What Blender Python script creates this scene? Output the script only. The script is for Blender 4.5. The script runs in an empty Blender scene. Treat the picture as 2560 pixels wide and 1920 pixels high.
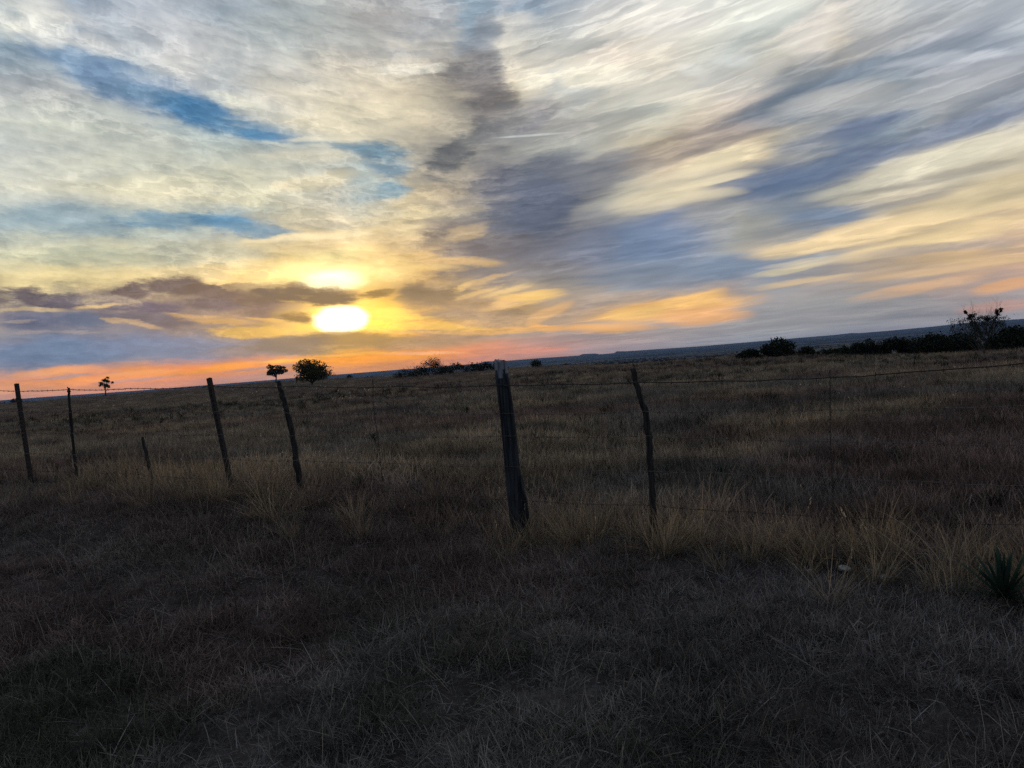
import bpy, math, random
import numpy as np
from mathutils import Vector, Matrix

random.seed(7)
rng = np.random.default_rng(7)
scene = bpy.context.scene
col = scene.collection

# ------------------------------------------------------------------ camera
EYE = 1.55
PITCH, ROLL = math.radians(1.67), math.radians(4.5)
FPX = 26.0 / 34.6 * 2560.0                     # focal length in photograph pixels
FW = np.array([0, math.cos(PITCH), -math.sin(PITCH)])
UP0 = np.array([0, math.sin(PITCH), math.cos(PITCH)])
RT0 = np.array([1.0, 0, 0])
RT = RT0 * math.cos(ROLL) - UP0 * math.sin(ROLL)
UP = UP0 * math.cos(ROLL) + RT0 * math.sin(ROLL)
cam_d = bpy.data.cameras.new('camera')
cam_d.lens, cam_d.sensor_width, cam_d.sensor_fit = 26.0, 34.6, 'HORIZONTAL'
cam_d.clip_start, cam_d.clip_end = 0.05, 60000
cam = bpy.data.objects.new('camera', cam_d)
col.objects.link(cam)
cam.matrix_world = Matrix(((RT[0], UP[0], -FW[0], 0), (RT[1], UP[1], -FW[1], 0),
                           (RT[2], UP[2], -FW[2], EYE), (0, 0, 0, 1)))
scene.camera = cam

def ray(px, py):
    """bearing of a point of the photograph (2560 x 1920)"""
    d = FW + (px - 1280) / FPX * RT - (py - 960) / FPX * UP
    return d / np.linalg.norm(d)

def azel(px, py):
    d = ray(px, py)
    return math.degrees(math.atan2(d[0], d[1])), math.degrees(math.asin(d[2]))

# ------------------------------------------------------------------ world
SUN_AZ, SUN_EL = -12.06, 4.0
scene.view_settings.view_transform = 'Standard'
scene.view_settings.look = 'None'
scene.view_settings.exposure = 0.0
scene.view_settings.gamma = 1.0
scene.view_settings.use_curve_mapping = False
scene.cycles.max_bounces = 4
scene.cycles.diffuse_bounces = 3
scene.cycles.transmission_bounces = 3
scene.cycles.volume_bounces = 0
scene.cycles.sample_clamp_indirect = 3.0
scene.cycles.sample_clamp_direct = 12.0
scene.cycles.use_denoising = False
scene.cycles.caustics_reflective = False
scene.cycles.caustics_refractive = False

def lin(h):
    if isinstance(h, str):
        v = [int(h[i:i + 2], 16) / 255 for i in (0, 2, 4)]
    else:
        v = h
    return [c / 12.92 if c <= 0.04045 else ((c + 0.055) / 1.055) ** 2.4 for c in v]

world = bpy.data.worlds.new('World')
scene.world = world
world.use_nodes = True
wt = world.node_tree
wt.nodes.clear()

class NT:
    """small helper to write node trees as expressions"""
    def __init__(s, t): s.t = t
    def n(s, kind, **kw):
        nd = s.t.nodes.new(kind)
        for k, v in kw.items(): setattr(nd, k, v)
        return nd
    def put(s, sock, v):
        if isinstance(v, bpy.types.NodeSocket): s.t.links.new(v, sock)
        elif v is not None: sock.default_value = v
    def m(s, op, a, b=None, c=None, clamp=False):
        nd = s.n('ShaderNodeMath', operation=op, use_clamp=clamp)
        for i, v in enumerate((a, b, c)):
            if v is not None: s.put(nd.inputs[i], v)
        return nd.outputs[0]
    def vm(s, op, a, b=None, scale=None):
        nd = s.n('ShaderNodeVectorMath', operation=op)
        s.put(nd.inputs[0], a)
        if b is not None: s.put(nd.inputs[1], b)
        if scale is not None: s.put(nd.inputs['Scale'], scale)
        return nd.outputs['Value'] if op in ('LENGTH', 'DOT_PRODUCT', 'DISTANCE') else nd.outputs['Vector']
    def xyz(s, x, y, z=0.0):
        nd = s.n('ShaderNodeCombineXYZ')
        for i, v in enumerate((x, y, z)): s.put(nd.inputs[i], v)
        return nd.outputs[0]
    def sep(s, v):
        nd = s.n('ShaderNodeSeparateXYZ'); s.put(nd.inputs[0], v)
        return nd.outputs
    def mr(s, v, a, b, c=0.0, d=1.0, smooth=True):
        nd = s.n('ShaderNodeMapRange', interpolation_type='SMOOTHSTEP' if smooth else 'LINEAR')
        for i, q in enumerate((v, a, b, c, d)): s.put(nd.inputs[i], q)
        return nd.outputs[0]
    def mix(s, f, a, b, mode='MIX'):
        nd = s.n('ShaderNodeMix', data_type='RGBA', blend_type=mode)
        s.put(nd.inputs[0], f)
        for i, v in ((6, a), (7, b)):
            if isinstance(v, (list, tuple)): v = (*v[:3], 1)
            s.put(nd.inputs[i], v)
        return nd.outputs[2]
    def noise(s, v, scale, detail=4, rough=0.5, dist=0.0, dims='3D'):
        nd = s.n('ShaderNodeTexNoise', noise_dimensions=dims)
        s.put(nd.inputs['Vector'], v)
        nd.inputs['Scale'].default_value = scale
        nd.inputs['Detail'].default_value = detail
        nd.inputs['Roughness'].default_value = rough
        nd.inputs['Distortion'].default_value = dist
        return nd.outputs
    def ramp(s, f, stops, interp='LINEAR'):
        nd = s.n('ShaderNodeValToRGB')
        cr = nd.color_ramp
        cr.interpolation = interp
        while len(cr.elements) < len(stops): cr.elements.new(0.5)
        for e, (p, c) in zip(cr.elements, stops):
            e.position = p
            e.color = (*(c if not isinstance(c, float) else (c, c, c)), 1)
        s.put(nd.inputs[0], f)
        return nd.outputs[0]

W = NT(wt)
DEG = 57.29578
dirv = W.n('ShaderNodeTexCoord').outputs['Generated']
dx, dy, dz = W.sep(dirv)
AZ = W.m('MULTIPLY', W.m('ARCTAN2', dx, dy), DEG)
EL = W.m('MULTIPLY', W.m('ARCSINE', dz), DEG)
# the rows of cirrus rise gently away from the middle of the view
fan = W.m('ADD', 0.92, W.m('MULTIPLY', W.m('SQRT', W.m('ADD', W.m('MULTIPLY', W.m('ADD', AZ, 1.0), W.m('ADD', AZ, 1.0)), 40.0)), 0.0095))
ACR = W.m('DIVIDE', EL, fan)
n1 = W.noise(W.xyz(W.m('MULTIPLY', AZ, 0.060), W.m('MULTIPLY', ACR, 0.30), 3.1), 1.0, 5, 0.55, 0.8)
nx, ny, nz = W.sep(n1['Color'])
n3 = W.noise(W.xyz(W.m('MULTIPLY', AZ, 0.36), W.m('MULTIPLY', ACR, 1.75), 1.9), 1.0, 8, 0.64)['Fac']
puffy = W.mr(W.m('ADD', AZ, W.m('MULTIPLY', EL, -0.35)), -6.0, 6.0, 1.0, 0.34)       # lumpier to the left, combed out to the right
d3 = W.m('MULTIPLY', W.m('SUBTRACT', n3, 0.5), puffy)
AZS = W.m('SUBTRACT', W.m('MULTIPLY', AZ, 0.22), W.m('MULTIPLY', W.m('SQRT', W.m('MULTIPLY_ADD', AZ, AZ, 20.0)), 0.115))
low = W.m('DIVIDE', W.m('MULTIPLY', ACR, 3.5), W.m('ADD', W.m('ABSOLUTE', ACR), 1.3))
n2 = W.noise(W.xyz(AZS, W.m('ADD', W.m('ADD', ACR, low), W.m('ADD', W.m('MULTIPLY', nx, 1.2), W.m('MULTIPLY', d3, 1.3))), 8.3), 1.0, 7, 0.64)
W.put(n2['Color'].node.inputs['Roughness'], W.m('MULTIPLY_ADD', puffy, 0.13, 0.51))
fx, fy, fz = W.sep(n2['Color'])
FRAY = W.m('ADD', W.m('MULTIPLY', d3, 3.0), W.m('MULTIPLY', W.m('ADD', W.m('SUBTRACT', fz, 0.5), W.m('MULTIPLY', W.m('SUBTRACT', nz, 0.5), 0.5)), 3.0))
edge = W.mr(EL, 0.0, 4.0, 0.22, 1.0)
daz = W.m('ADD', W.m('MULTIPLY', W.m('SUBTRACT', nx, 0.5), 7.0), W.m('MULTIPLY', W.m('SUBTRACT', fx, 0.5), 5.0))
de = W.m('MULTIPLY', edge, W.m('ADD', W.m('MULTIPLY', W.m('SUBTRACT', ny, 0.5), 3.0), W.m('MULTIPLY', W.m('SUBTRACT', fy, 0.5), 2.0)))
AZ2 = W.m('ADD', AZ, daz)
EL2 = W.m('ADD', EL, de)
P3 = W.xyz(W.m('ADD', AZ, W.m('MULTIPLY', daz, 0.5)), W.m('ADD', EL, W.m('MULTIPLY', de, 0.45)), 1.0)
P0 = W.xyz(AZ, EL, 1.0)
azn = W.m('DIVIDE', W.m('ADD', AZ2, 40.0), 80.0, clamp=True)
AE = W.xyz(azn, EL2, 0.0)
calm = W.mr(EL, 1.5, 6.0, 0.75, 1.0)
fibre = W.m('MULTIPLY', W.m('MAXIMUM', W.m('MULTIPLY_ADD', W.m('ABSOLUTE', W.m('SUBTRACT', fx, 0.5)), -16.0, 1.0), 0.0), W.mr(ny, 0.40, 0.60, 0.03, 0.30))
g1 = W.m('MULTIPLY', calm, W.m('ADD', W.m('MULTIPLY_ADD', d3, 0.6, fibre), W.m('ADD', W.m('MULTIPLY', W.m('SUBTRACT', nz, 0.5), 0.5), W.m('MULTIPLY', W.m('SUBTRACT', fz, 0.5), W.m('MULTIPLY_ADD', puffy, 0.1, 1.3)))))
# thin veil lets some blue through, thick veil is paler and warmer
GRAIN = W.xyz(W.m('MULTIPLY_ADD', g1, 1.05, 1.04), W.m('MULTIPLY_ADD', g1, 0.97, 1.04), W.m('MULTIPLY_ADD', g1, 0.86, 1.04))

def after(v, c):
    """the same vector, but worked out only once colour c is known (keeps the shader's stack short)"""
    nd = W.n('ShaderNodeVectorMath', operation='MULTIPLY_ADD')
    W.put(nd.inputs[0], c)
    nd.inputs[1].default_value = (1e-7, 1e-7, 1e-7)
    W.put(nd.inputs[2], v)
    return nd.outputs['Vector']

SKY = {  # elevation: {bearing: colour of the cloud deck}
 -1: {-36:'D89A78', -24:'D0906C', -12:'D88A48', 0:'C88868', 12:'A09694', 36:'A09A98'},
 0.2: {-34:'EEA678', -28:'F8A064', -22:'F09864', -18:'D49A80', -14:'F09A48', -10:'F6982E', -6:'E68C4C', -2:'E09068', 2:'D29678', 6:'BC9C92', 12:'A89C9A', 18:'A2A2A2', 30:'A8A2A0'},
 1.1: {-34:'E8A070', -30:'FC9E50', -27:'FE9E4C', -24:'FC9444', -21:'FA943C', -18:'FC9430', -15:'FA9A2C', -12:'FF9E1E', -9:'FA9A2A', -6:'F49640', -3:'E89058', 0:'DA9070', 3:'C89684', 6:'B49A92', 12:'A59A96', 18:'A19F9E', 30:'A8A1A0'},
 1.9: {-34:'8A8C9C', -30:'80889C', -26:'98888A', -24:'7A8298', -18:'908490', -14:'B08E66', -12:'C09450', -6:'B48C64', 0:'A8917F', 6:'A69892', 12:'A49C98', 18:'A09E9E', 24:'A0A09E', 30:'AC9E9A'},
 2.9: {-34:'7A86A0', -30:'6E7F9B', -24:'737F99', -18:'867E88', -14:'AA8A60', -12:'BC944A', -9:'B8925A', -6:'B08E68', -2:'AA8C70', 2:'B89A78', 6:'B89E86', 9:'C4A284', 15:'B49C88', 18:'A29E9E', 24:'A49C96', 30:'B49E90', 36:'C8A48C'},
 3.6: {-34:'80828F', -30:'7C8090', -24:'7C7C8C', -20:'94867C', -18:'B08E66', -15:'E0A850', -12:'FFD060', -9:'F0B448', -6:'DCA854', -2:'C8A068', 2:'B89C78', 6:'B09A88', 12:'C4A480', 16:'B49C88', 18:'9A9CA0', 24:'AE9E90', 30:'C0A486', 36:'CFA98A'},
 4.4: {-34:'968C86', -30:'908884', -26:'8C8284', -23:'A88E74', -20:'A88868', -18:'9C8068', -16:'D09C54', -12:'FFD878', -9:'ECB04A', -6:'D0A05C', -3:'A88C6C', 0:'A89078', 4:'A09488', 8:'A29890', 12:'A89C90', 18:'8E96A2', 24:'B0A090', 30:'C8AC84', 36:'CCAC8C'},
 5.4: {-34:'8C8280', -30:'88807E', -27:'A89078', -24:'988470', -20:'8E7A6A', -18:'8C7866', -15:'9C7E5E', -12:'C8985A', -9.5:'C09858', -6:'A08A6C', -3:'A08C6E', 0:'BCA07A', 3:'A4967E', 6:'93908E', 12:'868E9A', 18:'7F8A9C', 22:'94989C', 24:'A8A096', 30:'B6A490', 36:'C8AC90'},
 6.2: {-34:'B4A27E', -30:'B8A47C', -27:'C0A87C', -25:'9A8870', -22:'8A786C', -18:'8A7868', -15:'A4845A', -12.5:'D8A860', -10:'C8A058', -6:'B89668', -3:'A08E74', 0:'8F8880', 6:'8A8890', 12:'7F8796', 16:'8C9298', 18:'A49E94', 24:'CEB68E', 30:'DCC498', 36:'D0B898'},
 7.4: {-34:'E2D09E', -30:'E5D29C', -24:'E8CF98', -20:'E8C888', -16:'F4D488', -12.7:'FFF0A8', -10:'F6D890', -6:'DDB87A', -3:'A89270', 0:'7E7A7C', 6:'7C7E8A', 10:'707E94', 12:'6C7C96', 15:'80889A', 18:'95968F', 24:'A4A09A', 27:'D0BC98', 30:'DEC8A0', 36:'E0C8A0'},
 9: {-34:'DCD8B8', -30:'DCD6B2', -24:'C4C0A6', -18:'D8CAA2', -12:'E4CB98', -8:'D8BE8E', -6:'B8A284', -3:'94867A', 0:'73747C', 3:'70717D', 6:'808088', 9:'788090', 12:'74809A', 15:'8C9096', 18:'9C9C98', 22:'86909C', 24:'8A929C', 27:'A8A294', 30:'C8BEA8', 36:'D8CCB0'},
 11: {-34:'A4B4B8', -30:'A0B0B4', -24:'A4B0AC', -21:'94A8B0', -18.6:'7A98AC', -16:'B4AE98', -12:'DCCEAC', -6:'D8C8A0', -3:'9A948A', -1:'767880', 0:'6C7078', 3:'6A7080', 6:'8C8C8A', 9:'B8B4A4', 12:'E0D4B8', 14:'C0B49E', 16:'8C8E94', 20:'6C7890', 22:'80888F', 24:'888C90', 27:'B8B4A6', 30:'CEC8B4', 36:'D8D0BC'},
 13: {-34:'CCCEC2', -30:'D4D2C0', -24:'DCD4B8', -18:'CCC8AE', -12:'C8C4B4', -10:'A0ACAC', -8:'B0B2A8', -6:'C8B898', -3:'A89C88', 0:'948E88', 3:'6E7480', 6:'767880', 9:'B0AC9C', 12:'C0B09A', 15:'E8D8B4', 17.5:'D8C6A4', 20:'A09C90', 24:'6C7A90', 27:'7C8A98', 30:'9CA0A4', 33:'808A98', 36:'B0AEA8'},
 15: {-34:'BCC2C0', -30:'C0C4BC', -24:'B8BCB0', -18:'B8BAAC', -12:'B4B6AC', -9:'A0AAA8', -6:'B4B0A2', -4:'8A8884', -2:'A09C92', 0:'8C8A88', 3:'90928E', 6:'A8AAA4', 9:'ACA89C', 12:'BEB49E', 14:'A89C8C', 16:'B4A694', 18:'8C8884', 20:'9C9E9E', 24:'A0A4A6', 30:'ACAFB2', 36:'A8ACB4'},
 17: {-34:'C4C8BE', -30:'C4C8BC', -24:'BABEB6', -20:'A0AEB0', -17:'90A2AC', -14:'B4B6AC', -12:'CFC8B4', -6:'C0B6A0', -3:'A8A294', -1:'7C7C7C', 0:'80807E', 2:'9A9E9A', 3:'8E8E92', 6:'A09E9A', 9:'B0B0A8', 12:'B4B8B0', 15:'CEC8B8', 18:'C0B6AC', 21:'90908E', 24:'707C8A', 27:'84929C', 30:'9CA0AC', 33:'8C94A2', 36:'B4BAC0'},
 19: {-34:'B4B8BA', -30:'B8BAB8', -25:'A4AEB4', -21:'8498B0', -18:'A8AEB0', -16:'D0CCC0', -12:'DCD4BE', -6:'CCC0A8', -4:'B4AC9A', -2:'8E8880', 0:'847E7C', 2:'C4BAA2', 4:'C4C0B4', 6:'BCC0BC', 9:'C8C4B8', 12:'D4CEC0', 18:'C0C4C0', 21:'C0BEB4', 24:'C0B8A8', 26:'A4A4A4', 30:'ACB0B4', 36:'A8B0B8'},
 21: {-34:'94A8B4', -30:'94A8B6', -27:'8098B2', -24:'B4BCC0', -21:'C8C8C4', -18:'BCC0C0', -12:'CCC8BC', -9:'CCC4B4', -6:'D8D0BC', -4:'C0B8A8', -2:'98928A', -0.5:'9C988E', 1.5:'D8D0C0', 3:'D4CEC0', 6:'D0CCC2', 9:'DAD0C2', 12:'D8D2C4', 18:'D4D8D0', 21:'D6DAD2', 24:'DCD6CC', 27:'BDBFBD', 30:'ACB4BA', 36:'A6AEB8'},
 22.5: {-34:'A4B4BC', -30.5:'DCDCD2', -28:'D0CEC8', -25:'ACB4BC', -22:'C4C6C8', -18:'B8BCBC', -14:'B8BEBC', -9:'ACACA8', -5:'A8AAAC', -2.5:'B8B8B4', -1:'9AA4B0', 0.5:'B4B8BC', 2:'DCD8CC', 6:'C6C8C4', 10:'DEDAD0', 12:'E0DCD2', 18:'DADCD4', 24:'CCCEC8', 30:'A8B0B8', 36:'A4ACB4'},
 24.2: {-34:'A0B0B8', -30:'B4BCC0', -27:'9CACBC', -24:'B0B6BE', -18:'9CA8B2', -12:'A8AEAC', -8:'A4A2A0', -5:'A4A6A8', -3:'B0B4B8', -1.5:'8AA0AE', 0:'ACB0B8', 2:'A8B2BC', 3.5:'9CA8B4', 6:'ACB4BC', 9:'C8CACA', 12:'D4D4D0', 18:'D6D8D2', 24:'C0C4C4', 30:'A8B0B8'},
 28: {-30:'A4ACB4', -15:'B4B8BA', 0:'A0A8B2', 12:'BCC0C2', 30:'A4ACB6'},
 40: {-30:'98A2B0', 0:'A8AEB6', 30:'949EAC'},
}

# single clouds and gaps: two ends and half width (photograph pixels, turned into bearings), colour, strength, core, fray
CLOUDS = [
 # blue gaps
 (90, 90, 330, 205, 44, '7F98B0', 0.75),
 (180, 160, 480, 262, 34, '6F8BAA', 0.75),
 (300, 215, 480, 262, 20, '64859F', 0.6),
 (410, 250, 610, 305, 34, '507EA2', .72, 0.1),
 (440, 262, 580, 290, 20, '46769F', .75, 0.2),
 (560, 316, 800, 350, 20, '5580A2', 0.8, 0.2),
 (600, 330, 740, 348, 12, '4A7AA0', .85, 0.3),
 (760, 352, 1010, 378, 12, '62889F', 0.8),
 (920, 410, 1040, 412, 18, '6A8EA6', 0.7),
 (930, 470, 1030, 464, 18, '6A92A8', 0.7),
 (0, 540, 300, 560, 26, '94AAB4', 0.7),
 (300, 548, 560, 556, 14, '7C9CB0', 0.85),
 (480, 552, 620, 568, 18, '5C8EB0', 0.8, 0.2),
 (580, 574, 740, 594, 16, '6A90A8', 0.85),
 (720, 560, 960, 560, 12, 'A8A698', 0.6),
 (60, 640, 420, 650, 16, 'B2B8A4', 0.6),
 (380, 620, 640, 640, 14, 'B0B4A4', 0.6),
 (1165, -40, 1215, 110, 42, '8CA0B0', 0.7),
 (1270, 20, 1350, 20, 34, '96A6B6', 0.7),
 # pale edges and puffs
 (610, 608, 930, 582, 7, 'FAE6B8', 0.9),
 (70, 40, 180, 96, 26, 'E0E0D8', 0.7, .5, 1.0),
 (180, 90, 320, 130, 14, 'D8D6D0', 0.6),
 (520, 228, 680, 270, 12, 'D8D8C8', 0.7),
 (700, 352, 900, 345, 7, 'E4DCC4', 0.7),
 (700, 320, 1060, 280, 36, 'E2D8BC', 0.6),
 (640, 395, 880, 385, 10, 'D8D2BC', 0.6),
 (640, 470, 900, 430, 14, 'E2D4B0', 0.6),
 (200, 470, 500, 450, 18, 'E0DABC', 0.6),
 (1290, 205, 1400, 185, 20, 'ECE6D2', 0.8, .2, 1.6),
 (1390, 185, 1560, 172, 24, 'EEE8D4', 0.85, .2, 1.8),
 (1500, 188, 1600, 184, 12, 'EAE6D6', 0.7, .2, 1.6),
 (960, 170, 1110, 166, 8, 'E8E2D2', 0.8, .2, 1.5),
 (1240, 60, 1340, 55, 20, 'DEDAD0', 0.6),
 (1560, 75, 1760, 20, 16, 'ECE8E0', 0.7),
 (1700, 165, 1800, 188, 9, 'E0E0DC', 0.4, .1, 2.0),
 (1810, 155, 1910, 146, 8, 'E2E6E2', 0.4, .1, 2.0),
 (1990, 150, 2080, 40, 40, 'DED8D0', 0.7),
 # grey veils
 (1205, 40, 1235, 200, 34, '8E949C', 0.7),
 (1170, 150, 1255, 250, 44, '848080', 0.85),
 (1180, 262, 1300, 262, 40, '74706F', 0.9),
 (1230, 240, 1300, 285, 30, '74716F', 0.8),
 (1095, 425, 1180, 350, 26, '67696B', 0.95, .4),
 (1140, 380, 1240, 305, 26, '6C6E70', 0.95, .4),
 (1200, 350, 1320, 280, 30, '828284', 0.75),
 (1310, 335, 1380, 262, 24, '84848A', 0.7),
 (1290, 450, 1480, 416, 40, '6A6F7A', 0.9),
 (1210, 430, 1340, 560, 50, '74757E', 0.75),
 (1330, 520, 1620, 390, 34, '777982', 0.7),
 (1060, 560, 1260, 620, 30, '807A78', 0.6),
 (1420, 430, 1640, 375, 22, '7C7E84', 0.8),
 (1600, 385, 1760, 330, 12, '908678', 0.7),
 (1250, 620, 1380, 480, 84, '686D7A', 0.85),
 (1280, 540, 1420, 480, 54, '646C7E', 0.85),
 (1060, 600, 1300, 610, 26, '847C74', 0.75),
 (1090, 650, 1430, 640, 50, '6E6F78', 0.85),
 (1200, 690, 1500, 680, 30, '807E80', 0.7),
 (1480, 610, 1770, 600, 36, '6B7D97', 0.8, 0.3, 0.7),
 (1400, 620, 1560, 610, 30, '767C8C', 0.7),
 (1480, 695, 1860, 682, 42, '77869A', 0.7, 0.3, 0.7),
 (1700, 670, 1900, 660, 24, '7C8A9E', 0.8),
 (1560, 420, 1760, 350, 20, 'A09488', 0.7),
 (1700, 375, 1980, 250, 34, '938A86', 0.85),
 (1840, 280, 2160, 180, 44, '6E7A88', 0.95, 0.3),
 (2060, 195, 2400, 108, 24, '7C8896', 0.85),
 (2300, 150, 2600, 75, 20, '8A94A0', 0.8),
 (2230, 160, 2560, 118, 10, 'C6CAD0', 0.5),
 (1960, 270, 2200, 215, 18, 'B4B4B2', 0.7),
 (1840, 480, 2080, 425, 30, '5C6F8C', .8, 0.25),
 (1980, 445, 2240, 372, 28, '60718D', .8, 0.25),
 (2180, 392, 2600, 262, 22, '687690', 0.8),
 (2030, 350, 2250, 285, 16, '687690', 0.8),
 (1920, 380, 2060, 345, 16, '78808E', 0.7),
 (1980, 560, 2160, 528, 22, '74859C', 0.85),
 (1880, 600, 2060, 570, 22, '8A8E94', 0.6),
 (1640, 465, 1860, 392, 26, 'E0D4B8', 0.6),
 (1700, 420, 1880, 368, 16, 'ECDEBA', 0.65),
 (1680, 478, 1890, 428, 8, 'F4E6C2', 0.7),
 (1540, 525, 1740, 478, 20, 'DCCFB0', 0.8),
 (1640, 500, 1840, 482, 12, 'D8CCAE', 0.7),
 # rows of lit cirrus to the right
 (2080, 482, 2400, 400, 10, 'D8D2BC', 0.65),
 (2250, 430, 2640, 330, 18, 'DAD4BE', 0.65),
 (2120, 500, 2440, 440, 10, 'D4CAB2', 0.7),
 (2200, 470, 2500, 420, 8, '9A968E', 0.6),
 (2150, 520, 2420, 470, 9, '9A9690', 0.55),
 (2300, 580, 2600, 520, 8, 'B4A48C', 0.55),
 (1960, 620, 2200, 590, 7, 'A49C90', 0.5),
 (1880, 640, 2240, 570, 14, 'EAD0A2', 0.9),
 (2060, 600, 2420, 520, 16, 'ECD2A4', 0.85),
 (2280, 540, 2640, 450, 24, 'E2D0A8', 0.55),
 (2060, 655, 2380, 600, 13, 'F0D6A2', 0.9),
 (2250, 620, 2560, 555, 16, 'EAD0A0', 0.85),
 (1900, 672, 2100, 648, 8, 'C8BCA2', 0.8),
 (1880, 695, 2060, 660, 6, 'D4C6A4', 0.8),
 (1900, 722, 2110, 692, 6, 'D8BE98', 0.85),
 (2010, 720, 2260, 670, 6, 'C8B096', 0.7),
 (2100, 650, 2560, 598, 10, 'A89C96', 0.65),
 (2160, 705, 2460, 660, 7, 'D6B68E', 0.8),
 (2130, 750, 2330, 712, 9, 'D8B088', 0.85),
 (2280, 720, 2460, 690, 8, 'D2AC88', 0.7),
 (2400, 662, 2600, 640, 8, 'DABA90', 0.8),
 (2440, 728, 2640, 698, 10, 'E6B080', 0.9),
 (2420, 778, 2640, 752, 10, 'D0A290', 0.75),
 (1950, 790, 2300, 770, 30, 'A09E9E', 0.6),
 # the orange cloud low on the right of the sun
 (1490, 800, 1860, 756, 20, 'F6BE74', 0.9, 0.3),
 (1640, 780, 1800, 738, 18, 'FAC67A', 0.9, 0.2),
 (1650, 798, 1850, 778, 18, 'F0B478', 0.9),
 (1520, 792, 1660, 778, 10, 'FCCA7C', 0.9),
 (1380, 822, 1640, 812, 10, 'F2B468', 0.95),
 (1325, 808, 1390, 822, 12, 'EEB06C', 0.9),
 (1320, 802, 1420, 760, 10, 'E0B27C', 0.85),
 (1440, 790, 1570, 760, 7, 'C8A888', 0.7),
 (1250, 752, 1400, 738, 10, 'F4C878', 0.95),
 (1220, 775, 1300, 752, 9, 'ECC080', 0.85),
 (1230, 742, 1330, 714, 7, 'E6C488', 0.85),
 (1140, 758, 1260, 716, 6, 'DCB880', 0.85),
 (1110, 740, 1180, 712, 6, 'E2BC7C', 0.8),
 (1160, 720, 1290, 682, 6, 'D2B080', 0.7),
 (1180, 826, 1370, 818, 9, 'E4AE68', 0.85),
 (1000, 640, 1250, 664, 10, 'D8B47C', 0.7),
 (900, 660, 1130, 672, 7, 'E8C684', 0.7),
 (1100, 600, 1230, 566, 10, 'CDB48C', 0.6),
 # dark broken cloud above and left of the sun
 (-80, 772, 320, 776, 34, '847C82', 0.7, .1, .8),
 (230, 756, 560, 772, 36, '80757A', 0.65, .1, .9),
 (480, 764, 780, 786, 32, '88766C', 0.65, .1, .9),
 (-60, 735, 40, 738, 14, '6C6262', 0.95),
 (50, 732, 140, 744, 15, '6C6264', 1.0, .5, 1.0),
 (110, 752, 215, 756, 14, '665E66', 1.0, .5, 1.0),
 (150, 748, 230, 745, 9, '746C70', 0.8, .5, 1.0),
 (300, 722, 370, 726, 10, '6C6060', 1.0, .5, 1.0),
 (350, 712, 490, 704, 13, '6A5F60', 1.0, .5, 1.0),
 (440, 716, 580, 738, 14, '6A5E5C', 1.0, .5, 1.0),
 (360, 742, 500, 742, 9, '8A7A6C', 0.7, .5, 1.0),
 (260, 762, 340, 764, 9, '6A646E', 0.95, .5, 1.0),
 (330, 765, 470, 756, 14, '655E6E', 1.0, .5, 1.0),
 (490, 752, 620, 766, 14, '685E64', 1.0, .5, 1.0),
 (560, 742, 720, 756, 12, '72625C', 1.0, .5, 1.0),
 (580, 776, 760, 800, 12, '78665E', 0.95, .5, 1.0),
 (560, 712, 650, 716, 7, '8A7660', 0.85, .5, 1.0),
 (630, 728, 770, 734, 18, '8E765C', 0.95, .5, 1.0),
 (720, 740, 880, 742, 18, '92795A', 0.95, .5, 1.0),
 (640, 770, 760, 776, 12, '7E6C68', 0.85),
 (690, 792, 800, 800, 12, '8C7458', 0.85),
 (915, 742, 960, 728, 9, 'A08050', 0.85),
 (990, 754, 1060, 724, 18, '86735C', 1.0, .4),
 (1020, 735, 1150, 745, 22, '85745F', 1.0, 0.45),
 (1000, 765, 1240, 778, 20, '947E64', 0.9),
 (1100, 780, 1280, 795, 14, 'A89078', 0.7),
 (-40, 795, 180, 792, 14, '7A7886', 0.85),
 (-20, 815, 280, 808, 20, '6A6E82', 0.85),
 (170, 800, 300, 806, 14, '697388', 0.85),
 (280, 790, 480, 800, 14, '716C78', 0.85),
 (10, 770, 160, 774, 5, 'D8BC88', 0.6),
 (200, 768, 330, 756, 5, 'E2C084', 0.8),
 (275, 804, 325, 812, 5, 'E0B880', 0.55),
 (320, 812, 385, 820, 5, 'E0B884', 0.55),
 (0, 808, 90, 804, 3, 'B4A294', 0.5),
 (20, 840, 150, 836, 4, 'B4A298', 0.45),
 (150, 836, 240, 834, 3, 'B4A298', 0.45),
 (420, 782, 560, 796, 5, 'C8A070', 0.8),
 (480, 800, 640, 812, 6, 'D0A468', 0.85),
 (600, 798, 700, 806, 5, 'D8A860', 0.8),
 (540, 828, 720, 834, 8, 'E2B45E', 0.9),
 (690, 754, 740, 758, 4, 'E0B058', 0.9),
 (920, 800, 1060, 812, 12, 'F6C04C', 0.85),
 (1000, 806, 1200, 816, 8, 'F2C060', 0.85),
 (940, 778, 1090, 788, 9, 'F8CC60', 0.85),
 (880, 832, 1060, 836, 6, 'E8A84C', 0.8),
 (1020, 828, 1180, 832, 4, 'DCAC68', 0.7),
 # plain low layers and orange rows on the horizon
 (-60, 895, 560, 862, 20, '6F8099', 0.7, .4, .4),
 (200, 872, 520, 856, 14, '75809A', 0.6, .4, .4),
 (560, 880, 900, 850, 16, '9C8878', 0.6, .4, .4),
 (840, 862, 1200, 856, 12, 'B09070', 0.6, .4, .4),
 (20, 940, 220, 924, 6, 'F6A868', 0.85, .3, .8),
 (-40, 958, 160, 944, 4, 'EC9C70', 0.8, .3, .8),
 (170, 942, 330, 936, 4, 'E09878', 0.8, .3, .8),
 (230, 944, 420, 930, 4, 'FAA860', 0.85, .3, .8),
 (330, 948, 520, 930, 4, 'FC9E44', 0.9, .3, .8),
 (480, 930, 640, 908, 7, 'FFA030', 0.9, .3, .8),
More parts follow.
